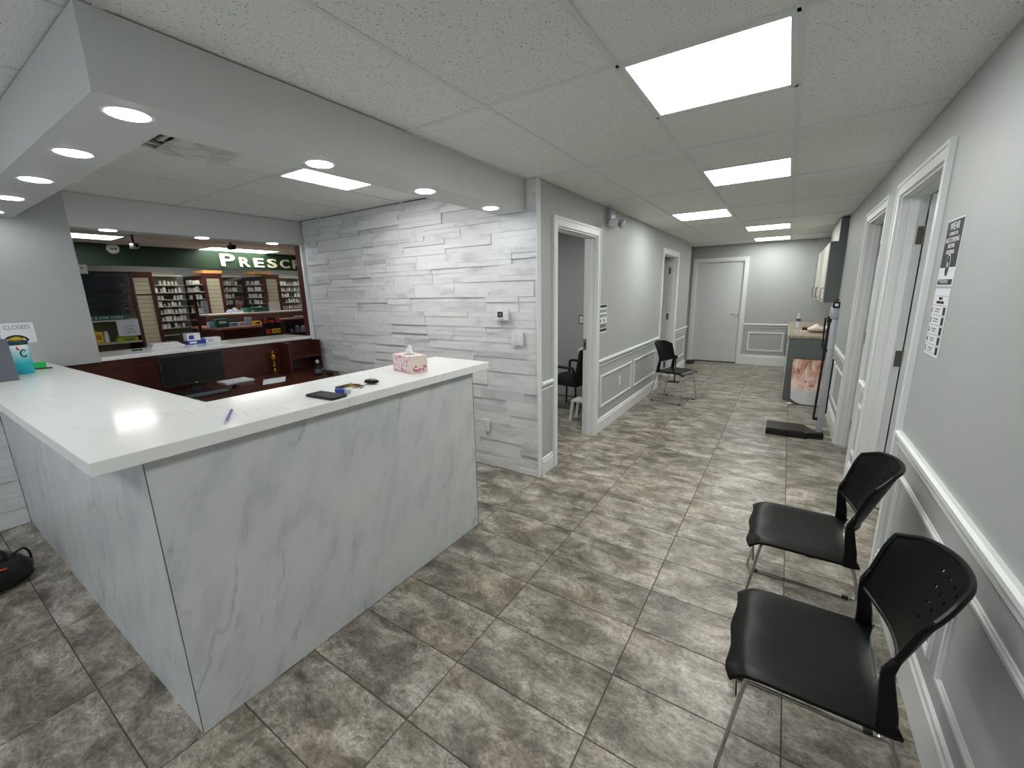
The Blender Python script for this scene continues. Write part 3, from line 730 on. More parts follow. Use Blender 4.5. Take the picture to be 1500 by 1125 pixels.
b = BM(); prism(b, [(-3.94, ZT+.0008), (-3.925, ZT+.0008), (-3.925, ZT+.17), (-3.94, ZT+.12)], 'y', .2, .34); obj('back_prop', b, 'blackmatte', gs)
cs0, cs1 = on_x(4, 479, XB), on_x(32, 488, XB)
cs = thing('closed_sign', 'white paper sign reading CLOSED taped to the grey wall', 'sign', (XB, .62, 1.4))
obj('sheet', box(BM(), XB+.0005, XB+.002, .535, .71, 1.30, 1.452), 'paper', cs)
text_on('lettering', 'CLOSED', .042, (XB+.0026, .622, 1.405), '+x', 'inkgrey', cs, fit=.13, align='c')

# handbag
bx = thing('handbag', 'black leather handbag with red trim on the floor', 'bag', (-3.66, .045, 0), math.radians(14))
b = BM(); bmesh.ops.create_uvsphere(b, u_segments=40, v_segments=26, radius=1)
for v in b.verts:
    x, y, z = v.co; f = lambda q, e: math.copysign(abs(q)**e, q)
    zz = f(z, .5); k_ = 1-.30*max(0, (zz+.2)/1.2)**1.5
    wr = 1+.035*math.sin(13*y+5*zz)*math.cos(4*x)+.03*math.sin(9*zz+6*x)
    v.co = Vector((f(x, .45)*.145*k_*wr, f(y, .45)*.225*k_*wr, .10*(1+zz)*(1+.05*math.sin(6*y+3*x))))
lo_ = min(v.co.z for v in b.verts)
for v in b.verts: v.co.z -= lo_-.001
obj('body', b, 'bag', bx, True, world=False)
b = bbox(.122, .152, -.13, .12, .03, .125, bev=.012, seg=3); obj('pocket', b, 'bag', bx, True, world=False)
obj('zip_opening', tube(BM(), [(.012*math.sin(q), -.13+.026*q, .205+.003*math.sin(q*2)) for q in range(11)], .007, 6), 'blackmatte', bx, True, world=False)
obj('top_flap', sheet(BM(), [-1+.2*i for i in range(11)], [-1+.2*i for i in range(11)], lambda u, v: ((.07*u, .15*v, .212+.016*math.sin(3*v+1)-.03*u*u-.02*v*v), (u*.5, v*.2, 1)), .008), 'bag', bx, True, world=False)
for s, h in ((-1, .30), (1, .285)):
    obj('handle', tube(BM(), round_path([(s*.09, -.11, .14), (s*.10, -.11, .23), (s*.06, -.05, h), (s*.05, .05, h-.01), (s*.10, .12, .22), (s*.09, .12, .14)], .05, 5), .0085), 'blackmatte', bx, True, world=False)
for y0, y1 in ((-.16, -.05), (.02, .10)):
    obj('red_trim', tube(BM(), [(.136, y0+(y1-y0)*q/4, .138+.004*math.sin(q)) for q in range(5)], .006, 6), 'red', bx, True, world=False)
obj('shoulder_strap', tube(BM(), round_path([(.05, .15, .16), (.08, .20, .20), (.05, .232, .14), (.05, .225, .05)], .05, 5), .006), 'blackmatte', bx, True, world=False)

# ---- fittings on the stone wall
ts = thing('thermostat', 'white thermostat with dark display on the stone wall', 'thermostat', (-2.025, 2.96, 1.41))
obj('housing', bbox(-2.095, -1.957, 2.948, 2.974, 1.363, 1.462, bev=.005), 'white', ts); o = obj('display', box(BM(), -2.060, -2.006, 2.9465, 2.948, 1.392, 1.438), 'ink', ts)
obj('digits', box(BM(), -2.045, -2.022, 2.9455, 2.9465, 1.405, 1.425), 'inkgrey', o); obj('button', box(BM(), -2.05, -2.0, 2.9462, 2.948, 1.376, 1.381), 'inkgrey', ts)
sw = thing('light_switch', 'white double rocker light switch below the thermostat', 'light switch', (-1.88, 2.96, 1.215))
obj('plate', bbox(-1.942, -1.818, 2.962, 2.974, 1.157, 1.273, bev=.003), 'white', sw)
for x in (-1.924, -1.874):
    b = BM(); prism(b, [(2.962, 1.182), (2.956, 1.182), (2.961, 1.248), (2.962, 1.248)], 'x', x, x+.036); obj('rocker', b, 'white', sw)
ol = thing('power_outlet', 'white power outlet low on the stone wall', 'outlet', (-2.236, 2.96, .397))
obj('plate', bbox(-2.272, -2.20, 2.962, 2.974, .34, .455, bev=.003), 'white', ol)
for z in (.367, .410):
    o = obj('socket', bbox(-2.253, -2.219, 2.9595, 2.962, z, z+.03, bev=.001, seg=1), 'white', ol)
    for dx in (-2.244, -2.231): obj('slot', box(BM(), dx, dx+.003, 2.959, 2.9596, z+.012, z+.022), 'ink', o)
wo = thing('wall_outlet', 'white outlet plate inside the corridor wall panel', 'outlet', (XL, 5.06, .45))
op = on_x(790+600*.1955, 430+650*.1955, XL)
obj('plate', bbox(XL, XL+.006, op.y-.036, op.y+.036, op.z-.058, op.z+.058, bev=.002, seg=1), 'white', wo)
for dz in (-.032, .006): obj('socket', box(BM(), XL+.006, XL+.0075, op.y-.016, op.y+.016, op.z+dz, op.z+dz+.026), 'doorpaint', wo)

# ---- notices
def poster_x(name, label, xf, s, y0, y1, z0, z1, mat, cat='poster'):
    t = thing(name, label, cat, (xf, (y0+y1)/2, (z0+z1)/2)); obj('sheet', box(BM(), xf+s*.0006, xf+s*.0016, y0, y1, z0, z1), mat, t); return t
p = poster_x('mask_notice', 'black and white face covering notice on the right wall', XR, -1, 2.435, 2.655, 1.588, 1.862, 'paper'); xf = XR-.002
obj('dark_field', box(BM(), xf-.0002, xf+.0004, 2.441, 2.649, 1.665, 1.856), 'ink', p); xf = XR-.0026
for s_, z_, w_, h_ in (('WEAR', 1.818, .125, .044), ('A MASK OR', 1.796, .11, .020), ('FACE COVERING', 1.768, .175, .028), ('BEFORE', 1.745, .085, .024), ('ENTERING', 1.720, .105, .024)):
    text_on('lettering', s_, h_, (xf, 2.545, z_), '-x', 'paper', p, fit=w_, align='c')
b = BM(); pl = [(2.545+.034*math.sin(a)*(.75+.25*abs(math.cos(a))), 1.672+.048*math.cos(a)) for a in [2*math.pi*q/24 for q in range(24)]]; prism(b, pl, 'x', xf-.0002, xf+.0003); obj('icon_outline', b, 'paper', p)
b = BM(); prism(b, [(2.545+(y-2.545)*.86, 1.672+(z-1.672)*.9) for y, z in pl], 'x', xf-.0006, xf-.0002); obj('icon', b, 'ink', p)
b = BM(); prism(b, [(2.545+.007*math.sin(a), 1.676+.012*math.cos(a)) for a in [2*math.pi*q/12 for q in range(12)]], 'x', xf-.001, xf-.0006); obj('icon_dot', b, 'paper', p)
o = obj('footer_bar', box(BM(), xf-.0002, xf+.0004, 2.447, 2.643, 1.594, 1.616), 'ink', p)
for k_ in range(3): obj('footer_line', box(BM(), xf-.0006, xf-.0002, 2.50, 2.64-.02*k_, 1.611-.005*k_, 1.613-.005*k_), 'paper', p)
p = poster_x('steps_notice', 'white five-step instruction sheet below the mask notice', XR, -1, 2.440, 2.655, 1.290, 1.578, 'paper')
b = BM()
for z in (1.545, 1.505, 1.463, 1.421, 1.379, 1.337, 1.300): box(b, xf-.0002, xf+.0005, 2.447, 2.648, z, z+.0016)
obj('rule_lines', b, 'inkgrey', p)
text_on('lettering', 'SAFETY', .016, (xf, 2.547, 1.530), '-x', 'ink', p, fit=.05, align='c'); text_on('lettering', 'INSTRUCTIONS', .016, (xf, 2.547, 1.514), '-x', 'ink', p, fit=.10, align='c')
for k_ in range(5):
    z = 1.471-.042*k_
    text_on('step_number', str(k_+1), .034, (xf, 2.644, z+.001), '-x', 'ink', p)
    obj('text_line', box(BM(), xf-.0002, xf+.0005, 2.53, 2.60, z+.016, z+.021), 'inkgrey', p); obj('text_line', box(BM(), xf-.0002, xf+.0005, 2.54, 2.60, z+.006, z+.010), 'inkgrey', p)
    obj('pictogram', box(BM(), xf-.0002, xf+.0005, 2.455, 2.487, z-.003, z+.029), 'ink', p)
p = poster_x('pictogram_notice', 'small black and white pictogram notice beside the left doorway', XL, 1, 4.325, 4.555, 1.135, 1.445, 'paper'); xf = XL+.002
obj('title_bar', box(BM(), xf-.0005, xf+.0002, 4.335, 4.545, 1.41, 1.438), 'ink', p)
for r_ in range(3):
    for c_ in range(4):
        if r_ == 2 and c_ in (1, 3): continue
        obj('pictogram', box(BM(), xf-.0005, xf+.0002, 4.352+.052*c_, 4.378+.052*c_, 1.357-.052*r_, 1.39-.052*r_), 'ink', p)
obj('message_bar', box(BM(), xf-.0005, xf+.0002, 4.34, 4.545, 1.19, 1.235), 'inkgrey', p); obj('footer_bar', box(BM(), xf-.0005, xf+.0002, 4.335, 4.55, 1.15, 1.18), 'ink', p)

# ---- emergency light on the left wall
e = thing('emergency_light', 'twin-head emergency light on the left wall above the door', 'emergency light', (XL, 4.55, 2.32))
obj('housing', bbox(XL, XL+.05, 4.47, 4.62, 2.31, 2.42, bev=.008), 'silver', e, True)
for y, z, a in ((4.43, 2.275, -.4), (4.70, 2.30, .5)):
    h = obj('lamp_head', lathe(BM(), [(.018, -.035), (.042, -.02), (.052, .012), (.052, .02)], 20, (0, 0, 0), 'x'), 'silver', e, True, world=False)
    h.location = Vector((XL+.085, y, z))-e.location; h.rotation_euler = (0, .35, a-.5)
    obj('lens', lathe(BM(), [(.048, .0202), (.040, .026), (.015, .03)], 20, (0, 0, 0), 'x'), 'clearplastic', h, True, world=False)
    obj('arm', tube(BM(), [(XL+.03, 4.545+(y-4.55)*.35, 2.312), (XL+.05, (y+4.55)/2, 2.295), (XL+.07, y, z)], .008), 'darkmetal', e, True)

# ================================================================ CHAIRS
def make_chair(label):
    t = thing('stacking_chair', label, 'chair', (0, 0, 0), 0, 'black stacking chairs')
    ys = [-.225+.45*j/20 for j in range(21)]; xs = [-.205+.36*i/10 for i in range(11)]+[.155+.055*i/8 for i in range(1, 9)]
    def seat(x, y):
        q = y/.225; dish = -.012*(1-q*q)*max(0, 1-((x+.02)/.2)**2)
        w_ = max(0, (x-.135)/.075); xx = x
        if x > .135: xx = x+(.005*math.cos(2*math.pi*q)-.016*max(0, abs(q)-.8)**2/.04)*(x-.135)/.075
        if x < -.15: xx = x+.04*(1-q*q)*(-.15-x)/.055
        z = .452+dish-.030*w_**2.2-.010*w_*math.cos(2*math.pi*q)*.5
        # rolled side edges
        z -= .012*max(0, abs(q)-.86)/.14
        return ((xx, y, z), (.9*w_*.9, 0, 1))
    obj('seat', sheet(BM(), xs, ys, seat, .011), 'black', t, True, world=False)
    # backrest shell with a triangle of small holes, carried by two posts
    zs = [.566, .60, .63]+sum([[z-.0045, z+.0045] for z in (.660, .700, .740, .780)], [])+[.803, .818, .828]
    yn = [-1, -.95, -.86, -.72, -.52, -.40]+sum([[(k*.02-.0055)/.21, (k*.02+.0055)/.21] for k in range(-3, 4)], [])+[.40, .52, .72, .86, .95, 1]
    yn = sorted(set(round(v, 4) for v in yn))
    def back(q, z):
        f = min(1, max(0, (z-.566)/.262)); hw = .206+.016*f
        x = -.148-.066*f-(.060+.042*f)*(1-abs(q)**2.2)
        zz = z+.020*(1-q*q)*f-.030*max(0, f-.72)/.28*max(0, abs(q)-.7)/.3+.028*(abs(q)**3)*(1-f)
        return ((x, q*hw, zz), (1, -q*.75, .28))
    rows = {zs.index(.780-.0045): (-3, -1, 1, 3), zs.index(.740-.0045): (-2, 0, 2), zs.index(.700-.0045): (-1, 1), zs.index(.660-.0045): (0,)}
    def hole(i, j):
        if j not in rows: return False
        c_ = (yn[i]+yn[i+1])/2*.21
        return abs(yn[i+1]-yn[i]-.0524) < .003 and any(abs(c_-k*.02) < .002 for k in rows[j])
    b = BM(); sheet(b, yn, zs, back, .005, hole)
    edge = [Vector(back(-1, z)[0]) for z in zs]+[Vector(back(q, zs[-1])[0]) for q in yn[1:-1]]+[Vector(back(1, z)[0]) for z in reversed(zs)]
    tube(b, round_path(edge, .02, 2), .0085, 8); tube(b, [Vector(back(q, zs[0])[0]) for q in yn], .007, 8)
    obj('backrest', b, 'black', t, True, world=False)
    for s in (-1, 1):
        b = BM(); prof = []
        for z, xc, yc, wx, wy in ((.428, -.172, .212, .024, .013), (.50, -.168, .211, .021, .012), (.57, -.158, .208, .017, .012), (.615, -.154, .207, .013, .012), (.66, -.166, .210, .008, .010)):
            prof.append([(xc-wx, s*yc-wy, z), (xc+wx, s*yc-wy, z), (xc+wx, s*yc+wy, z), (xc-wx, s*yc+wy, z)])
        R = [[b.verts.new(p_) for p_ in ring] for ring in prof]
        for a_, c_ in zip(R, R[1:]):
            for k in range(4): b.faces.new((a_[k], a_[(k+1) % 4], c_[(k+1) % 4], c_[k]))
        b.faces.new(R[0][::-1]); b.faces.new(R[-1]); bmesh.ops.bevel(b, geom=[e_ for e_ in b.edges], offset=.004, segments=1, affect='EDGES')
        obj('back_post', b, 'black', t, True, world=False)
        y = s*.212
        loop = round_path([(.215, y*1.04, .0072), (.150, y*.94, .432), (-.185, y*.94, .432), (-.295, y*1.04, .0072)], .035, 5, True)
        obj('side_frame', tube(BM(), loop, .0062, 8, True), 'chrome', t, True, world=False)
        for gx in (.17, -.24): obj('glide', bbox(gx-.014, gx+.014, y*1.04-.009, y*1.04+.009, .0, .017, bev=.003, seg=1), 'blackmatte', t, world=False)
        obj('seat_clip', bbox(-.05, -.02, y*.94-.012, y*.94+.012, .422, .441, bev=.002, seg=1), 'blackmatte', t, world=False)
    obj('cross_bar', tube(BM(), [(.178, -.205, .33), (.186, -.1, .345), (.188, 0, .349), (.186, .1, .345), (.178, .205, .33)], .0055), 'chrome', t, True, world=False)
    obj('cross_bar', tube(BM(), [(-.16, -.2, .432), (-.16, .2, .432)], .0055), 'chrome', t, True, world=False)
    return t
ch = make_chair('black plastic chair with chrome legs nearest the camera, by the right wall')
ch.location = (.163, 1.487, 0); ch.rotation_euler.z = math.pi
c2 = copy_tree(ch); c2.location = (.163, 2.295, 0); c2.rotation_euler.z = math.pi-.01; c2['label'] = 'second black plastic chair along the right wall, beside the doorway'
c3 = copy_tree(ch); c3.location = (-1.24, 6.22, 0); c3.rotation_euler.z = math.radians(-15); c3['label'] = 'black plastic chair far down the corridor against the left wall'

# ---- exam room seen through the first doorway
t = thing('armchair', 'black cushioned armchair inside the room behind the left doorway', 'armchair', (-2.40, 5.15, 0), math.radians(172))
obj('seat', bbox(-.25, .25, -.25, .25, .36, .46, bev=.03, seg=3), 'blackmatte', t, True, world=False)
b = BM(); prism(b, [(-.25, .42), (-.19, .42), (-.27, .86), (-.33, .86)], 'y', -.24, .24); bmesh.ops.bevel(b, geom=b.edges[:], offset=.015, segments=2, affect='EDGES'); obj('backrest', b, 'blackmatte', t, True, world=False)
for s in (-1, 1):
    obj('armrest', tube(BM(), round_path([(-.22, s*.27, .40), (-.22, s*.28, .62), (.20, s*.28, .62), (.20, s*.27, .40)], .04), .018), 'blackmatte', t, True, world=False)
    for x in (-.22, .21): obj('leg', tube(BM(), [(x, s*.225, .37), (x*1.1, s*.24, 0.001)], .013), 'blackmatte', t, True, world=False)
t = thing('step_stool', 'white plastic step stool beside the armchair', 'stool', (-2.02, 4.72, 0))
obj('top', bbox(-2.15, -1.87, 4.62, 4.84, .24, .265, bev=.006), 'white', t)
for x, y in ((-2.13, 4.64), (-1.89, 4.64), (-2.13, 4.82), (-1.89, 4.82)):
    b = BM(); prism(b, [(x-.018, .24), (x+.018, .24), (x*1.0+(.03 if x > -2 else -.03)+.018, 0), (x+(.03 if x > -2 else -.03)-.018, 0)], 'y', y-.02, y+.02); obj('leg', b, 'white', t)
t = thing('waste_bin', 'white lidded bin behind the armchair', 'bin', (-2.36, 5.62, 0))
obj('body', lathe(BM(), [(.11, .001), (.13, .70), (.13, .72)], 24, (-2.36, 5.62, 0)), 'white', t, True); obj('lid', lathe(BM(), [(.14, .7205), (.14, .75), (.10, .785), (.03, .80)], 24, (-2.36, 5.62, 0)), 'white', t, True)
q = on_y(790+318/5.114, 430+195/5.114, 5.78)
t = thing('room_light_switch', 'white light switch in a grey frame inside the left room', 'light switch', q)
obj('frame', bbox(q.x-.045, q.x+.045, 5.768, 5.78, q.z-.065, q.z+.065, bev=.002, seg=1), 'darkmetal', t); obj('plate', bbox(q.x-.03, q.x+.03, 5.764, 5.768, q.z-.05, q.z+.05, bev=.001, seg=1), 'white', t); obj('rocker', bbox(q.x-.012, q.x+.012, 5.760, 5.764, q.z-.03, q.z+.03, bev=.001, seg=1), 'doorpaint', t)

# ---- far end: counter unit, wall cabinets, things on it
t = thing('base_cabinet', 'grey base cabinet at the far right of the corridor', 'cabinet', (.38, 8.4, 0))
obj('body', box(BM(), .085, .689, 7.02, 9.87, .09, .888), 'greycab', t); obj('toe_kick', box(BM(), .13, .689, 7.03, 9.87, .001, .089), 'greycab', t)
obj('end_panel', box(BM(), .07, .689, 7.0, 7.019, .001, .888), 'greycab', t)
for k_ in range(5):
    y = 7.05+.56*k_; o = obj('door', bbox(.066, .0845, y, y+.55, .10, .875, bev=.002, seg=1), 'cabwhite', t); obj('handle', tube(BM(), round_path([(.066, y+.06, .62), (.036, y+.06, .62), (.036, y+.06, .80), (.066, y+.06, .80)], .01), .006), 'steel', o, True)
tag(obj('worktop', bbox(.045, .689, 6.985, 9.88, .889, .925, bev=.004, seg=1), 'granite'), 'speckled beige granite worktop on the grey base cabinet', 'worktop')
t = thing('wall_cabinet', 'grey wall cabinet with pale doors above the granite worktop', 'cabinet', (.54, 8.3, 1.38))
obj('body', box(BM(), .405, .689, 7.02, 9.60, 1.375, 2.145), 'greycab', t); obj('end_panel', box(BM(), .395, .689, 7.002, 7.019, 1.370, 2.147), 'greycab', t)
for k_ in range(4):
    y = 7.03+.64*k_; o = obj('door', bbox(.386, .4045, y, y+.63, 1.378, 2.142, bev=.002, seg=1), 'cabwhite', t)
    obj('handle', tube(BM(), round_path([(.386, y+(.57 if k_ % 2 else .06), 1.41), (.356, y+(.57 if k_ % 2 else .06), 1.41), (.356, y+(.57 if k_ % 2 else .06), 1.56), (.386, y+(.57 if k_ % 2 else .06), 1.56)], .01), .006), 'steel', o, True)
t = thing('bulkhead_box', 'grey boxed duct above the wall cabinet', 'duct cover', (.58, 7.3, 2.15))
obj('side_panel', box(BM(), .472, .689, 7.003, 7.02, 2.148, 2.425), 'greycab', t); obj('front_panel', box(BM(), .47, .488, 7.021, 8.4, 2.148, 2.43), 'cabwhite', t)
wb = on_z(1080+450/5.11, 440+205/5.11, .925)
t = thing('water_bottle', 'clear plastic water bottle standing on the granite worktop', 'bottle', (wb.x, wb.y, .925))
obj('body', lathe(BM(), [(.030, .9255), (.033, .93), (.031, .98), (.033, 1.03), (.033, 1.08), (.014, 1.125), (.014, 1.14)], 16, (wb.x, wb.y, 0)), 'clearplastic', t, True); obj('label', lathe(BM(), [(.0336, 1.03), (.0336, 1.075)], 16, (wb.x, wb.y, 0), cap=False), 'greyplastic', t, True); obj('cap', lathe(BM(), [(.016, 1.1405), (.016, 1.16)], 12, (wb.x, wb.y, 0)), 'white', t, True)
t = thing('equipment_pouch', 'cream pouch with a black strap on the granite worktop', 'pouch', (.42, 7.6, .9255))
b = BM(); bmesh.ops.create_uvsphere(b, u_segments=20, v_segments=12, radius=1)
for v in b.verts: v.co = Vector((.43+v.co.x*.15, 7.62+v.co.y*.13, .9258+.05*(1+v.co.z)*(1-.2*math.sin(6*v.co.x))))
lo_ = min(v.co.z for v in b.verts)
for v in b.verts: v.co.z -= lo_-.9258
obj('body', b, 'tissuebeige', t, True); obj('strap', bbox(.23, .40, 7.90, 7.98, .9258, .965, bev=.01), 'blackmatte', t, True); obj('cord', tube(BM(), [(.27, 7.52, .9325), (.2, 7.6, .9325), (.22, 7.7, .9325), (.30, 7.68, .934)], .006), 'tissuebeige', t, True)
# curled portrait print leaning on the cabinet end
t = thing('portrait_print', 'curled glossy print of a face leaning on the grey cabinet', 'print', (.33, 6.9, 0))
b = BM()
def pr(u, v):
    x0 = .145+.02*(1-v)**2; wd = .385; bulge = .05*math.sin(math.pi*u)*(.4+.6*(1-v)); rb = .02+.10*(max(0, .35-u)/.35)**2*(1-v)
    y = 6.965-.16*(1-v)**1.3-bulge; z = .004+v*.60*(1-rb)+rb*.55
    return ((x0+wd*u, y, z), (0, -1, -.15))
sheet(b, [i/14 for i in range(15)], [i/14 for i in range(15)], pr, .0015); o = obj('sheet', b, 'portrait', t, True)
def spot(name, u, v, ru, rv, mat, rot=0):
    b = BM(); pts = []
    for k_ in range(12):
        a = 2*math.pi*k_/12; p_, n_ = pr(u+ru*math.cos(a)*math.cos(rot)-rv*math.sin(a)*math.sin(rot), v+ru*math.cos(a)*math.sin(rot)+rv*math.sin(a)*math.cos(rot)); pts.append(Vector(p_)+Vector((0, -.004, -.0006)))
    vs_ = [b.verts.new(p_) for p_ in pts]; b.faces.new(vs_); obj(name, b, mat, t)
plain('lash', rgb(70, 50, 54), .4); plain('lip', rgb(176, 96, 92), .4); plain('nose', rgb(196, 120, 100), .4)
spot('printed_eye', .42, .50, .045, .012, 'lash', 1.2); spot('printed_eye', .36, .36, .035, .010, 'lash', 1.0); spot('printed_nose', .60, .42, .085, .030, 'nose', -.1); spot('printed_lips', .83, .46, .022, .06, 'lip', .2)
cl = on_z(1080+387/5.11, 440+772/5.11, 0)
t = thing('paper_scrap', 'small white scrap on the floor by the portrait print', 'scrap', (cl.x, cl.y, 0))
b = BM(); prism(b, [(cl.x-.03, cl.y-.02), (cl.x+.025, cl.y-.025), (cl.x+.035, cl.y+.015), (cl.x-.02, cl.y+.03)], 'z', .0008, .012); obj('scrap', b, 'paper', t)
# weighing scale
t = thing('weighing_scale', 'physician scale with black platform and white column', 'scale', (.18, 5.45, 0))
b = BM(); prism(b, [(-.065, 5.22), (.30, 5.22), (.345, 5.27), (.46, 5.29), (.46, 5.42), (.365, 5.42), (.30, 5.56), (-.065, 5.56)], 'z', .004, .062); bmesh.ops.bevel(b, geom=b.edges[:], offset=.004, segments=1, affect='EDGES')
obj('base', b, 'blackmatte', t); obj('platform', bbox(-.055, .292, 5.23, 5.55, .0625, .070, bev=.002, seg=1), 'black', t)
for x, y in ((-.04, 5.25), (-.04, 5.53), (.27, 5.25), (.27, 5.53), (.43, 5.36)): obj('foot', lathe(BM(), [(.014, 0), (.014, .004)], 10, (x, y, 0)), 'blackmatte', t)
obj('column', bbox(.388, .446, 5.325, 5.375, .0625, 1.30, bev=.004), 'silver', t, True)
obj('display_head', bbox(.372, .44, 5.31, 5.40, 1.265, 1.38, bev=.008), 'silver', t, True)
obj('indicator', bbox(.383, .440, 5.295, 5.31, 1.375, 1.435, bev=.005), 'blackmatte', t, True); obj('indicator_window', box(BM(), .398, .425, 5.293, 5.295, 1.392, 1.418), 'paper', t)
obj('hook', tube(BM(), [(.412+.014*math.cos(a), 5.33, 1.448+.014*math.sin(a)) for a in [math.pi*2*q_/10 for q_ in range(10)]], .004, 6, True), 'blackmatte', t, True)
obj('height_rod', tube(BM(), [(.355, 5.33, .20), (.375, 5.33, 1.29)], .011, 8), 'blackmatte', t, True); obj('head_arm', tube(BM(), [(.338, 5.32, 1.275), (.345, 5.32, .96)], .008, 8), 'blackmatte', t, True)
obj('rod_bracket', bbox(.352, .39, 5.315, 5.35, .195, .225, bev=.004), 'blackmatte', t); obj('rod_bracket', bbox(.352, .392, 5.315, 5.35, 1.23, 1.29, bev=.004), 'blackmatte', t); obj('rod_bracket', bbox(.352, .39, 5.315, 5.35, .93, .96, bev=.004), 'blackmatte', t)
obj('rear_rod', tube(BM(), [(.458, 5.40, .26), (.458, 5.40, .85)], .007), 'blackmatte', t, True)
# small black floor stand behind the far chair, and a door wedge in the hall
t = thing('floor_stand', 'thin black floor stand behind the far chair', 'stand', (-1.52, 7.5, 0))
obj('pole', tube(BM(), [(-1.52, 7.5, .01), (-1.52, 7.5, .42)], .012), 'blackmatte', t, True); obj('base', bbox(-1.62, -1.44, 7.44, 7.56, .0005, .014, bev=.004, seg=1), 'blackmatte', t); obj('head', bbox(-1.535, -1.49, 7.48, 7.52, .42, .47, bev=.006), 'blackmatte', t)
t = thing('door_wedge', 'small black wedge on the floor by the end door', 'door wedge', (-1.66, 9.62, 0))
b = BM(); prism(b, [(9.52, .0005), (9.70, .0005), (9.70, .06), (9.52, .015)], 'x', -1.73, -1.58); obj('wedge', b, 'blackmatte', t)

# ================================================================ PHARMACY beyond the opening
struct('wall_pharmacy_back', box(BM(), -10.75, -10.62, -.2, 8.2, 0, ZC), 'wall')
struct('wall_pharmacy_side', box(BM(), -10.62, -5.12, 7.4, 7.5, 0, ZC), 'wall')
struct('wall_pharmacy_left', box(BM(), -10.62, -5.6, .30, .40, 0, ZC), 'wall')
panel_light(-9.6, -9.05, 3.0, 4.2, 'unseen ceiling panel added behind the green fascia to light the bottles, left', 'dispensary panel lights', 'panel_dim'); panel_light(-9.6, -9.05, 5.2, 6.4, 'unseen ceiling panel added behind the green fascia to light the bottles, right', 'dispensary panel lights', 'panel_dim')  # hidden panels added to brighten the bottle shelves
XG = -8.85
struct('trim_7', box(BM(), XG-.08, XG, .42, 7.38, 2.13, ZC-.003), 'green', 'dark green fascia board across the pharmacy')
sg = thing('pharmacy_sign', 'cream raised letters reading PRESCRIPTIONS on the green fascia', 'sign', (XG, 4.0, 2.13))
y = 3.80
for k_, ch_ in enumerate('PRESCRIPTIONS'):
    h = .31 if k_ == 0 else .235
    wl = .25 if k_ == 0 else (.07 if ch_ == 'I' else .19)
    o = text_on('letter', ch_, h, (XG+.0121, y, 2.178), '+x', 'cream', sg, depth=.012, bold=.006, fit=wl)
    y += wl+(.075 if k_ == 0 else .07)
t = thing('smoke_detector', 'round white detector with two dark dots on the green fascia', 'detector', (XG, 2.42, 2.36))
q = on_x(165, 364, XG)
obj('base', lathe(BM(), [(.08, 0), (.08, .015), (.066, .035)], 24, (XG, q.y, q.z), 'x'), 'white', t, True)
for dy in (-.018, .022): obj('sensor_dot', lathe(BM(), [(.013, .0352), (.013, .04)], 12, (XG, q.y+dy, q.z-.01), 'x'), 'ink', t)
def camera_unit(px, py, x, label, mat):
    q = on_x(px, py, x); t = thing('security_camera', label, 'camera', (q.x, q.y, ZC))
    obj('bracket', tube(BM(), [(q.x, q.y, ZC-.003), (q.x, q.y, q.z+.05), (q.x+.04, q.y, q.z)], .012), 'blackmatte', t, True); obj('body', bbox(q.x-.05, q.x+.10, q.y-.035, q.y+.035, q.z-.04, q.z+.03, bev=.012), mat, t, True)
    obj('lens', lathe(BM(), [(.022, .1005), (.022, .112)], 14, (q.x, q.y, q.z-.005), 'x'), 'screen', t)
camera_unit(196, 360, -7.4, 'security camera on a bracket left in the pharmacy', 'silver'); camera_unit(338, 362, -7.4, 'black security camera in front of the green sign', 'blackmatte')
q = on_x(120, 394, -6.4); t = thing('alarm_box', 'small white alarm box at the left of the pharmacy', 'alarm', q)
obj('housing', bbox(-6.46, -6.4, q.y-.06, q.y+.045, q.z-.05, q.z+.05, bev=.008), 'white', t); obj('indicator', lathe(BM(), [(.008, 0), (.008, .003)], 10, (-6.4, q.y, q.z+.01), 'x'), 'ink', t); obj('mount_arm', box(BM(), -6.475, -6.461, q.y-.02, q.y+.01, 1.9203, q.z+.02), 'darkmetal', t)

# shelving: three short aisles with slatted end caps and wall bays between
bottle_me = []
for r_, h_, mt in ((.022, .075, 'bottle'), (.026, .088, 'bottle'), (.019, .062, 'bottleb'), (.028, .10, 'bottle'), (.022, .07, 'bottlec')):
    bottle_me.append(mesh_of('bottle', lathe(BM(), [(r_, 0), (r_, h_*.72), (r_*.72, h_*.8), (r_*.78, h_*.82), (r_*.78, h_)], 8), mt, True))
box_me = mesh_of('carton', box(BM(), -.02, .02, -.026, .026, 0, .085), 'bottle'); bottle_me += [box_me]
nb = 0; rb = random.Random(21); spill = []
SHZ = [1.868, 1.729, 1.590, 1.458, 1.318, 1.177, 1.035, .90]
ORD = ['first', 'second', 'third', 'fourth', 'fifth', 'sixth', 'seventh', 'eighth', 'ninth', 'tenth', 'eleventh', 'twelfth', 'thirteenth', 'fourteenth', 'fifteenth', 'sixteenth', 'seventeenth']
KIND = {}
def bottles(p0, p1, z, dens, where):
    global nb; cnt = 0
    p0, p1 = Vector(p0), Vector(p1); L = (p1-p0).length; s = .03
    while s < L-.03:
        if rb.random() < dens:
            me = rb.choice(bottle_me) if rb.random() < .8 else bottle_me[0]; p = p0+(p1-p0)*(s/L); loc = (p.x+rb.uniform(-.012, .012), p.y, z)
            if nb < 296:
                o = link('medicine_bottle', me, None, loc); tag(o, '%s %s on %s' % (ORD[cnt], ('small white bottle', 'white bottle', 'grey bottle', 'tall white bottle', 'pinkish bottle', 'white carton')[bottle_me.index(me)], where), 'carton' if me is box_me else 'bottle', 'medicine containers on the dispensary shelves'); nb += 1; cnt += 1
            else: spill.append((me, loc))
        s += rb.uniform(.052, .074)
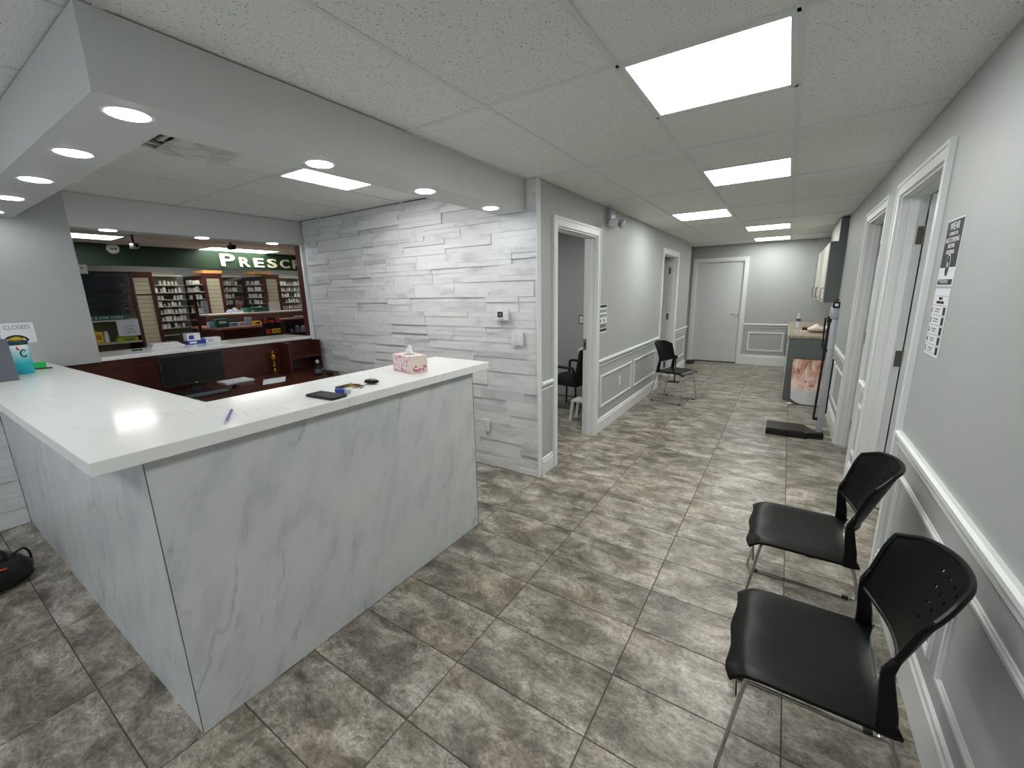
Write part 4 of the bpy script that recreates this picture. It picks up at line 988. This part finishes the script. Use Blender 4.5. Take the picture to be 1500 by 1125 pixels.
def bay(y0, y1, label, zmin, where):
    t = thing('wall_shelving', label, 'shelving', (-10.4, (y0+y1)/2, 0), 0, 'dispensary wall shelving')
    obj('back_panel', box(BM(), -10.61, -10.59, y0, y1, .05, 2.12), 'beige', t); obj('top_rail', box(BM(), -10.59, -10.22, y0, y1, 2.03, 2.06), 'shelfwhite', t)
    for z in SHZ: obj('shelf', box(BM(), -10.589, -10.22, y0+.002, y1-.002, z-.014, z), 'shelfwhite', t)
    for z in SHZ:
        if z > zmin: bottles((-10.27, y0+.05, 0), (-10.27, y1-.03, 0), z+.0005, .92, 'the %s shelf, %s' % (ORD[SHZ.index(z)], where))
def endcap(y0, y1, label, zmin, where='x'):
    t = thing('shelf_aisle', label, 'shelving', (-9.9, (y0+y1)/2, 0), 0, 'dispensary aisle shelving')
    obj('core', box(BM(), -10.58, -9.56, y0+.06, y1-.06, .02, 2.04), 'mahogany2', t)
    b = BM(); box(b, -9.56, -9.50, y0, y0+.05, .02, 2.07); box(b, -9.56, -9.50, y1-.05, y1, .02, 2.07); box(b, -9.56, -9.50, y0+.05, y1-.05, 1.99, 2.07); obj('end_frame', b, 'mahogany2', t)
    sl = mesh_of('slat', box(BM(), 0, .018, 0, y1-y0-.102, 0, .07), 'beige')
    for k_ in range(17): link('slat', sl, t, Vector((-9.53, y0+.051, .70+.0757*k_))-t.location)
    obj('slat_backing', box(BM(), -9.555, -9.531, y0+.051, y1-.051, .6, 1.99), 'void', t)
    for z in SHZ: obj('shelf', box(BM(), -10.21, -9.565, y0-.06, y0+.058, z-.014, z), 'shelfwhite', t)
    for z in SHZ:
        if z > zmin: bottles((-10.18, y0-.02, 0), (-9.60, y0-.02, 0), z+.0005, .85, 'the %s shelf, %s' % (ORD[SHZ.index(z)], where))
endcap(2.56, 2.95, 'beige slatted shelf end left of the pharmacy bottle bays', 3); bay(3.02, 3.66, 'first bay of bottle shelves, left of the middle slatted end', .9, 'left wall bay')
endcap(3.73, 4.06, 'beige slatted shelf end in the middle, carton on top', 1.2, 'middle aisle side'); bay(4.13, 4.75, 'second bay of bottle shelves behind the person', 1.2, 'wall bay behind the person')
endcap(4.86, 5.20, 'beige slatted shelf end on the right below the sign', 1.2, 'right aisle side'); bay(5.27, 6.2, 'third bay of bottle shelves at the far right', 1.2, 'far right wall bay')
print('bottles', nb, 'spill', len(spill))
if spill:
    b = BM()
    for me, loc in spill:
        n0 = len(b.verts); b.from_mesh(me); b.verts.ensure_lookup_table()
        for v in b.verts[n0:]: v.co += Vector(loc)
    o = obj('medicine_bottle_rows', b, 'bottle'); o['kind'] = 'stuff'; tag(o, 'rows of further small medicine bottles on the shelves', 'bottles')
for y0, y1, s_ in ((3.76, 4.10, 'over the middle slatted end'), (4.70, 5.05, 'over the right slatted end')):
    t = thing('cardboard_box', 'brown cardboard box lying on top '+s_, 'box', (-9.75, (y0+y1)/2, 2.075), 0, 'cartons on the shelves'); obj('carton', bbox(-10.0, -9.54, y0, y1, 2.071, 2.126, bev=.003, seg=1), 'cardboard', t); obj('tape', box(BM(), -10.0, -9.5385, (y0+y1)/2-.02, (y0+y1)/2+.02, 2.1262, 2.127), 'beige', t)

# left gondola behind smoked glass
S = lambda x, y_: (80+x/3.75, 320+y_/3.75)
t = thing('gondola_shelf', 'dark glazed shelf unit at the left of the pharmacy', 'shelving', (-6.7, 1.4, 0))
YG0, YG1 = .9, 1.82
obj('back_panel', box(BM(), -6.95, -6.93, YG0, YG1, .02, 1.92), 'greycab', t)
obj('side_frame', box(BM(), -6.93, -6.46, YG1-.03, YG1, .02, 1.38), 'mahogany2', t); obj('top_rail', box(BM(), -6.93, -6.46, YG0, YG1, 1.90, 1.92), 'blackmatte', t)
obj('post', box(BM(), -6.50, -6.46, YG1-.03, YG1-.002, 1.38, 1.90), 'mahogany2', t)
for z, m_ in ((1.125, 'beige'), (1.38, 'shelfwhite'), (1.55, 'greycab'), (1.72, 'greycab')): obj('shelf', box(BM(), -6.93, -6.47, YG0+.002, YG1-.031, z-.018, z), m_, t)
obj('lower_back', box(BM(), -6.929, -6.92, YG0+.002, YG1-.031, .5, 1.36), 'beige', t)
obj('glass_front', box(BM(), -6.462, -6.458, YG0, YG1-.035, 1.40, 1.895), 'darkglass', t, label='smoked glass pane')
st = obj('header_strip', box(BM(), -6.459, -6.455, 1.25, 1.70, 1.385, 1.435), 'greenbox', t); text_on('lettering', 'EYE & EAR CARE', .034, (-6.4545, 1.33, 1.398), '+x', 'paper', st, fit=.33)
for k_, (y, z, w_, h_, m_) in enumerate(((1.30, 1.381, .1, .1, 'tealdark'), (1.45, 1.381, .12, .11, 'greycab'), (1.62, 1.381, .1, .09, 'darkmetal'), (1.28, 1.551, .13, .1, 'bottlec'), (1.46, 1.551, .12, .09, 'tealdark'), (1.63, 1.551, .1, .11, 'inkgrey'), (1.32, 1.721, .12, .1, 'inkgrey'), (1.52, 1.721, .16, .09, 'purple'))):
    b_ = thing('boxed_product', 'dim product box number of row %s, %s place, behind the smoked glass' % (('lowest', 'middle', 'top')[0 if k_ < 3 else 1 if k_ < 6 else 2], ('left', 'centre', 'right')[k_ % 3 if k_ < 6 else k_-6]), 'box', (-6.6, y, z), 0, 'boxes behind smoked glass')
    b_['label'] = b_['label'].replace('number of row ', 'on the ').replace(',', ' shelf,', 1)
    obj('carton', bbox(-6.72, -6.58, y-w_/2, y+w_/2, z, z+h_, bev=.002, seg=1), m_, b_); obj('front_label', box(BM(), -6.58, -6.5785, y-w_*.35, y+w_*.35, z+h_*.3, z+h_*.8), 'inkgrey', b_)
q0, q1 = on_x(80+335/3.75, 320+560/3.75, -6.45), on_x(80+475/3.75, 320+640/3.75, -6.45)
t = thing('lotto_sign', 'white paper sign reading LOTTO TICKET CHECKER', 'sign', (-6.45, (q0.y+q1.y)/2, q1.z)); obj('sheet', box(BM(), -6.452, -6.449, q0.y, q1.y, q1.z, q0.z), 'paper', t)
for k_, s_ in enumerate(('LOTTO', 'TICKET', 'CHECKER')): text_on('lettering', s_, .03, (-6.4485, (q0.y+q1.y)/2+.01, q0.z-.085-.034*k_), '+x', 'inkgrey', t, fit=(.075, .07, .095)[k_], align='c')
ya, yb, yc = on_x(*S(228, 650), -6.58).y, on_x(*S(268, 650), -6.58).y, on_x(*S(298, 650), -6.58).y
t = thing('yellow_package', 'yellow and white product package on the lower shelf', 'package', (-6.6, yb, 1.1255)); obj('pack', bbox(-6.66, -6.58, ya-.03, yb, 1.1255, 1.25, bev=.004), 'yellow', t); obj('bottle', lathe(BM(), [((yc-yb)*.5, 1.1255), ((yc-yb)*.52, 1.20), (.018, 1.235), (.018, 1.25)], 14, (-6.59, (yb+yc)/2+.004, 0)), 'paper', t, True); obj('brand_mark', box(BM(), -6.58, -6.5785, ya, yb-.015, 1.16, 1.21), 'orange', t)
t = thing('lime_box', 'lime green product boxes under the lotto sign', 'box', (-6.55, 1.70, 1.1255)); obj('carton', bbox(-6.62, -6.53, 1.58, 1.775, 1.1255, 1.16, bev=.001, seg=1), 'lime', t); obj('carton', bbox(-6.62, -6.53, 1.60, 1.775, 1.1605, 1.195, bev=.001, seg=1), 'lime', t); obj('print', box(BM(), -6.53, -6.5285, 1.64, 1.74, 1.135, 1.15), 'green', t)

# wood framed screen and counters
XSCR = -7.2
a0, a1, a2 = on_x(*S(408, 420), XSCR), on_x(*S(765, 408), XSCR), on_x(*S(780, 585), XSCR)
t = thing('framed_screen', 'clear screen in a thin reddish wood frame on the pharmacy counter', 'screen', (XSCR, (a0.y+a1.y)/2, 1.2))
obj('top_bar', box(BM(), XSCR-.012, XSCR+.012, a0.y, a1.y, a0.z-.012, a0.z+.01), 'mahogany2', t); obj('post', box(BM(), XSCR-.012, XSCR+.012, a0.y-.02, a0.y+.01, .02, a0.z-.0121), 'woodtop', t); obj('post', box(BM(), XSCR-.012, XSCR+.012, a1.y-.02, a1.y+.015, .02, a0.z-.0121), 'mahogany2', t)
obj('pane', box(BM(), XSCR-.002, XSCR+.002, a0.y+.011, a1.y-.021, 1.0, a0.z-.0125), 'glass', t); obj('bottom_bar', box(BM(), XSCR-.012, XSCR+.012, a0.y+.0101, a1.y-.0201, .96, .9995), 'mahogany2', t)
XH = XSCR+.0135
h0, h1 = on_x(*S(805, 450), XH), on_x(*S(850, 525), XH)
t = thing('hanging_list', 'white printed list hanging on the wooden screen post', 'paper', (XH, (h0.y+h1.y)/2, h1.z)); obj('sheet', box(BM(), XH-.001, XH+.001, h0.y, h1.y, h1.z, h0.z), 'paper', t); [obj('text_line', box(BM(), XH+.0011, XH+.0015, h0.y+.02, h1.y-.02, h0.z-.04-.026*k_, h0.z-.036-.026*k_), 'inkgrey', t) for k_ in range(6)]
obj('clip_arm', box(BM(), XH-.0013, XH+.004, a1.y-.015, h0.y+.06, h0.z-.006, h0.z+.012), 'blackmatte', t)
t = thing('pharmacy_island', 'mahogany service island with lighter wooden top in the pharmacy', 'counter', (-8.0, 3.8, 0))
obj('body', box(BM(), -8.5, -7.52, 3.10, 4.9, .001, 1.095), 'mahogany', t); obj('top', bbox(-8.55, -7.49, 3.06, 4.95, 1.0955, 1.128, bev=.004, seg=1), 'woodtop', t); obj('left_wing', box(BM(), -8.5, -8.2, 2.85, 3.099, .001, 1.04), 'mahogany', t); obj('front_trim', box(BM(), -7.52, -7.505, 3.12, 4.88, .95, .97), 'mahogany2', t)
t = thing('dispensing_counter', 'raised dispensing counter with pale top in front of the person', 'counter', (-8.8, 4.0, 0))
obj('front_panel', box(BM(), -8.66, -8.63, 3.34, 5.6, .001, 1.285), 'darkpanel', t); obj('top', bbox(-8.98, -8.6, 3.34, 5.6, 1.2855, 1.315, bev=.003, seg=1), 'shelfwhite', t); obj('side_panel', box(BM(), -8.97, -8.662, 3.34, 3.37, .001, 1.285), 'mahogany', t)
# products on the island
ZI = 1.1285
def prod(name, label, cat, x, px0, px1, z, h, mat, depth=.1, mark=None):
    p0_, p1_ = on_x(*S(px0, 560), x), on_x(*S(px1, 560), x); t = thing(name, label, cat, (x-depth/2, (p0_.y+p1_.y)/2, z))
    obj('carton', bbox(x-depth, x, p0_.y, p1_.y, z+.0006, z+h, bev=.002, seg=1), mat, t)
    if mark: obj('front_print', box(BM(), x, x+.0015, p0_.y+(p1_.y-p0_.y)*.2, p1_.y-(p1_.y-p0_.y)*.2, z+h*.45, z+h*.75), mark, t)
    return t
prod('small_carton', 'pale blue small carton left of the green box on the island', 'box', -7.75, 846, 880, ZI, .09, 'lightblue', mark='paper')
prod('green_carton', 'dark green display box on the pharmacy island', 'box', -7.7, 886, 955, ZI, .135, 'greenbox', mark='paper')
prod('blue_carton', 'blue and white low carton right of the green box', 'box', -7.75, 960, 1005, ZI, .06, 'lightblue', mark='blue')
prod('tan_carton', 'tan low carton beside the blue one on the island', 'box', -7.8, 1008, 1044, ZI, .055, 'tissuebeige', mark='ink')
prod('blister_pack', 'light blue upright packet on the pharmacy island', 'box', -7.8, 1050, 1083, ZI, .135, 'lightblue', .05, 'silver')
prod('yellow_carton', 'small yellow carton on the island beside the candy rack', 'box', -7.6, 1098, 1133, ZI, .07, 'yellow', mark='ink')
prod('green_tray', 'dark green tray box on the raised dispensing counter', 'box', -8.67, 1072, 1185, 1.3155, .085, 'greenbox', .2, 'tealdark')
t = thing('acrylic_holder', 'clear acrylic sign holder on the dispensing counter', 'holder', (-8.65, 4.75, 1.3155)); p0_, p1_ = on_x(*S(1180, 500), -8.64), on_x(*S(1240, 500), -8.64); obj('pane', box(BM(), -8.65, -8.64, p0_.y, p1_.y, 1.3157, 1.50), 'clearplastic', t); obj('foot', box(BM(), -8.70, -8.61, p0_.y, p1_.y, 1.3152, 1.3157), 'clearplastic', t)
t = thing('plexiglass_shield', 'tall clear plexiglass shield above the dispensing counter', 'shield', (-8.62, 4.6, 1.32)); obj('pane', box(BM(), -8.612, -8.606, 4.0, 5.55, 1.316, 2.0), 'glass', t)
for y_ in (4.1, 5.4): obj('foot', box(BM(), -8.64, -8.613, y_, y_+.05, 1.3155, 1.36), 'silver', t)
# candy rack
XK = -6.3
t = thing('snack_rack', 'black wire rack of red and yellow snack packets', 'rack', (XK, 3.2, 0))
r0, r1 = on_x(*S(1150, 545), XK), on_x(*S(1258, 640), XK); ZK0 = on_x(*S(1200, 573), XK).z; ZK1 = on_x(*S(1200, 633), XK).z
obj('back_board', box(BM(), XK-.08, XK-.07, r0.y, r1.y+.01, .3, r0.z-.01), 'blackmatte', t)
for z in (ZK0, ZK1): obj('tray', box(BM(), XK-.07, XK+.0, r0.y, r1.y+.01, z-.008, z), 'blackmatte', t); 
obj('post', box(BM(), XK-.075, XK-.04, (r0.y+r1.y)/2-.02, (r0.y+r1.y)/2+.02, .001, .3), 'blackmatte', t); obj('base', bbox(XK-.2, XK+.15, r0.y, r1.y, .001, .02, bev=.003, seg=1), 'blackmatte', t)
W = r1.y-r0.y
for k_, (u, wd, h_, m_, row, lb) in enumerate(((.03, .19, .065, 'red', 0, 'large red packet at the left of the upper rack tray'), (.27, .13, .038, 'red', 0, 'small red packet second on the upper rack tray'), (.45, .13, .038, 'orange', 0, 'small orange packet third on the upper rack tray'), (.70, .24, .07, 'red', 0, 'red packet at the right of the upper rack tray'), (.08, .26, .07, 'red', 1, 'red and tan packet on the lower rack tray'), (.42, .28, .07, 'yellow', 1, 'yellow packet in the middle of the lower rack tray'), (.74, .16, .07, 'yellow', 1, 'narrow yellow packet at the right of the lower rack tray'))):
    z = (ZK0 if row == 0 else ZK1)+.0005; y0_ = r0.y+W*u; s_ = thing('snack_packet', lb, 'packet', (XK-.03, y0_+W*wd/2, z), 0, 'snack packets on the wire rack')
    obj('packet', bbox(XK-.045, XK-.02, y0_, y0_+W*wd, z, z+h_, bev=.006), m_, s_); obj('print', box(BM(), XK-.02, XK-.0185, y0_+W*wd*.25, y0_+W*wd*.75, z+h_*.4, z+h_*.65), 'ink', s_)
XW = -6.4
w0, w1 = on_x(*S(1258, 552), XW), on_x(*S(1372, 552), XW)
t = thing('side_shelf', 'low wooden shelf unit at the right of the pharmacy opening', 'shelf', (XW, (w0.y+w1.y)/2, 0))
obj('top', bbox(XW-.30, XW, w0.y, w1.y+.3, w0.z-.02, w0.z, bev=.002, seg=1), 'woodtop', t); obj('back_panel', box(BM(), XW-.30, XW-.28, w0.y, w1.y+.3, .001, w0.z-.0205), 'mahogany', t); obj('shelf', box(BM(), XW-.279, XW, w0.y+.021, w1.y+.3, 1.03, 1.05), 'mahogany', t); obj('side_panel', box(BM(), XW-.279, XW, w0.y, w0.y+.02, .001, w0.z-.0205), 'mahogany', t)
for px0, px1, h_, m_, lb in ((1290, 1312, .05, 'purple', 'small purple bottle on the low wooden shelf'), (1322, 1345, .10, 'inkgrey', 'grey tube with white print on the low wooden shelf'), (1350, 1380, .09, 'lightblue', 'pale blue tube at the right end of the low wooden shelf')):
    p0_, p1_ = on_x(*S(px0, 610), XW-.05), on_x(*S(px1, 610), XW-.05); rr_ = (p1_.y-p0_.y)/2; s_ = thing('toiletry_bottle', lb, 'bottle', (XW-.05, p0_.y+rr_, 1.0505), 0, 'toiletries on the low wooden shelf')
    obj('body', lathe(BM(), [(rr_, 1.0505), (rr_, 1.05+h_*.8), (rr_*.5, 1.05+h_*.85)], 12, (XW-.05, p0_.y+rr_, 0)), m_, s_, True); obj('cap', lathe(BM(), [(rr_*.55, 1.051+h_*.85), (rr_*.55, 1.05+h_)], 12, (XW-.05, p0_.y+rr_, 0)), 'paper', s_, True)
t = thing('paper_wad', 'pale folded cloth on top of the low wooden shelf', 'cloth', (XW-.1, w0.y+.4, w0.z)); pw0, pw1 = on_x(*S(1325, 545), XW-.1), on_x(*S(1362, 545), XW-.1); obj('fold', bbox(XW-.16, XW-.06, pw0.y, pw1.y, w0.z+.0005, w0.z+.03, bev=.006), 'bottlec', t, True)
# things on the transaction ledge
def led(px0, py0, px1): a_ = on_z(*S(px0, py0), 1.125); b_ = on_z(*S(px1, py0), 1.125); return a_, b_
XQ = -5.36
def ledge_box(name, label, px0, px1, z0, h_, mat, mark, depth=.1):
    a_, b_ = on_x(*S(px0, 660), XQ), on_x(*S(px1, 660), XQ); t = thing(name, label, 'box', (XQ-depth/2, (a_.y+b_.y)/2, z0), 0, 'boxes on the transaction ledge')
    obj('carton', bbox(XQ-.02, XQ-.02+depth, a_.y, b_.y, z0+.0006, z0+h_, bev=.0015, seg=1), mat, t)
    if mark: obj('front_print', box(BM(), XQ-.02+depth, XQ-.0185+depth, a_.y+(b_.y-a_.y)*.12, a_.y+(b_.y-a_.y)*.5, z0+h_*.2, z0+h_*.75), mark, t)
ledge_box('glove_box', 'white and blue glove box lowest in the pair on the ledge', 708, 812, 1.125, .038, 'blue', 'paper'); ledge_box('glove_box', 'white and blue glove box stacked on top of another', 712, 785, 1.1636, .075, 'paper', 'blue'); ledge_box('tissue_carton', 'plain white box at the right of the blue glove boxes', 812, 895, 1.125, .055, 'paper', 'silver')
t = thing('binder_stack', 'stack of white binders left of the glove boxes on the ledge', 'binders', (-5.36, 1.75, 1.125)); a_, b_ = on_x(*S(505, 690), XQ), on_x(*S(690, 690), XQ)
for k_ in range(3): obj('binder', bbox(XQ-.03, XQ+.12-.01*k_, a_.y+.012*k_, b_.y-.02*k_, 1.1256+.014*k_, 1.1390+.014*k_, bev=.0015, seg=1), ('paper', 'tissuebeige', 'paper')[k_], t)
q = on_z(*S(450, 727), 1.125); t = thing('dark_marker', 'short dark marker lying on the white ledge', 'marker', (q.x, q.y, 1.125)); obj('barrel', tube(BM(), [(q.x, q.y-.035, 1.1325), (q.x, q.y+.02, 1.1325)], .007), 'blackmatte', t, True); obj('cap', tube(BM(), [(q.x, q.y+.0205, 1.1325), (q.x, q.y+.045, 1.1325)], .0075), 'ink', t, True)

# ---- person behind the dispensing counter
def person(x, y, rz):
    t = thing('person', 'person in a pale patterned shirt bending forward behind the dispensing counter', 'person', (x, y, 0), rz)
    V = [(0, 0, .88), (0, 0, 1.0), (.01, 0, 1.16), (.03, 0, 1.29), (.055, 0, 1.36), (.075, 0, 1.41),      # pelvis .. neck
         (.03, .155, 1.305), (.02, .215, 1.10), (.11, .19, .97), (.135, .17, .94),                       # left arm
         (.03, -.155, 1.305), (.02, -.215, 1.10), (.11, -.19, .97), (.135, -.17, .94),
         (0, .09, .83), (.015, .095, .46), (-.01, .1, .075), (.10, .11, .03),
         (0, -.09, .83), (.015, -.095, .46), (-.01, -.1, .075), (.10, -.11, .03)]
    E_ = [(0,1),(1,2),(2,3),(3,4),(4,5),(3,6),(6,7),(7,8),(8,9),(3,10),(10,11),(11,12),(12,13),(0,14),(14,15),(15,16),(16,17),(0,18),(18,19),(19,20),(20,21)]
    Rr = [.13, .12, .13, .125, .065, .05, .065, .048, .036, .028, .065, .048, .036, .028, .085, .06, .04, .035, .085, .06, .04, .035]
    # fingers: short chains from each hand
    for s, hand in ((1, 9), (-1, 13)):
        hx, hy, hz = V[hand]
        for k_ in range(5):
            i0 = len(V); off = (k_-1.5)*.018 if k_ < 4 else 0
            if k_ < 4: c1, c2 = (hx+.025, hy+s*off, hz-.055), (hx+.03, hy+s*off, hz-.055-(.03, .038, .034, .024)[k_])
            else: c1, c2 = (hx+.015, hy-s*.035, hz-.02), (hx+.025, hy-s*.045, hz-.05)
            V += [c1, c2]; E_ += [(hand, i0), (i0, i0+1)]; Rr += [.009, .008]
    me = bpy.data.meshes.new('body'); me.from_pydata(V, E_, []); o = bpy.data.objects.new('body', me); COL.objects.link(o)
    md = o.modifiers.new('skin', 'SKIN'); md.use_smooth_shade = True
    for i, r_ in enumerate(Rr): me.skin_vertices[0].data[i].radius = (r_*(.8 if i < 5 else 1), r_*(1.15 if i < 4 else 1)); me.skin_vertices[0].data[i].use_root = (i == 0)
    sb = o.modifiers.new('sub', 'SUBSURF'); sb.levels = 1; sb.render_levels = 1
    bpy.context.view_layer.update(); ev = bpy.data.meshes.new_from_object(o.evaluated_get(bpy.context.evaluated_depsgraph_get())); bpy.data.objects.remove(o)
    b = BM(); b.from_mesh(ev); bpy.data.meshes.remove(ev)
    # head joined into the same mesh: egg with nose, chin and eye hollows, tipped forward
    hb = BM(); bmesh.ops.create_uvsphere(hb, u_segments=24, v_segments=18, radius=1)
    for v in hb.verts:
        px, py, pz = v.co; jaw = 1-.28*max(0, -pz); fx = px*.098*jaw; fy = py*.075*jaw; fz = pz*.115
        if px > .6: fx += .022*math.exp(-((py/.16)**2+((pz+.12)/.22)**2)); fx -= .012*math.exp(-(((abs(py)-.36)/.16)**2+((pz-.08)/.12)**2)); fx += .006*math.exp(-((py/.3)**2+((pz+.48)/.1)**2))
        if abs(py) > .9: fy += math.copysign(.012*math.exp(-((px/.25)**2+((pz)/.25)**2)), py)
        v.co = Vector((fx, fy, fz))
    ang = Matrix.Rotation(.35, 3, 'Y'); hc = Vector((.105, 0, 1.50))
    for v in hb.verts: v.co = ang @ v.co + hc
    hm = bpy.data.meshes.new('h'); hb.to_mesh(hm); hb.free(); b.from_mesh(hm); bpy.data.meshes.remove(hm)
    obj('body', b, 'skin', t, True, world=False)
    hr = BM(); bmesh.ops.create_uvsphere(hr, u_segments=24, v_segments=16, radius=1)
    bmesh.ops.delete(hr, geom=[v for v in hr.verts if v.co.x > .35 and v.co.z < .45 or v.co.z < -.45], context='VERTS')
    for v in hr.verts: v.co = ang @ Vector((v.co.x*.108-.004, v.co.y*.086, v.co.z*.124+.004)) + hc
    obj('hair', hr, 'hair', t, True, world=False)
    b = BM()
    def torso(a, z):
        f = (z-.86)/.5; rx = .135+.02*math.sin(f*3); ry = .172+.035*f-.105*max(0, f-.86)/.14; rx -= .05*max(0, f-.86)/.14
        cx = .055*f*f; return ((cx+rx*math.cos(a), ry*math.sin(a), z), (math.cos(a), math.sin(a), .2))
    us = [2*math.pi*k_/24 for k_ in range(25)]; sheet(b, us, [.86+.05*k_ for k_ in range(11)], torso, .006); obj('shirt', b, 'shirt', t, True, world=False)
    for s in (-1, 1):
        obj('sleeve', tube(BM(), [(.035, s*.10, 1.315), (.034, s*.15, 1.30), (.038, s*.185, 1.25), (.048, s*.208, 1.15), (.06, s*.212, 1.09)], [.062, .078, .078, .068, .064], 12), 'shirt', t, True, world=False)
        obj('eye', lathe(BM(), [(.001, .002), (.007, 0), (.007, -.004)], 10, tuple(ang @ Vector((.090, s*.028, .012)) + hc), 'x'), 'ink', t, world=False)
        obj('collar', tube(BM(), [(.02, s*.07, 1.385), (.09, s*.06, 1.36), (.145, s*.012, 1.30)], [.016, .017, .012], 8), 'paper', t, True, world=False)
    obj('mouth', box(BM(), -.001, .001, -.02, .02, -.003, .003), 'lip', t, world=False).location = ang @ Vector((.094, 0, -.056)) + hc
    for s in (-1, 1):
        obj('trouser_leg', tube(BM(), [(0, s*.085, .90), (.01, s*.095, .6), (.012, s*.098, .4), (-.008, s*.1, .09)], [.105, .09, .075, .06], 12), 'blackmatte', t, True, world=False)
        obj('shoe', bbox(-.06, .17, s*.1-.048, s*.1+.048, .0008, .075, bev=.02), 'blackmatte', t, True, world=False)
    return t
pq = on_x(*S(1000, 480), -9.24)
person(-9.24, pq.y, 0)
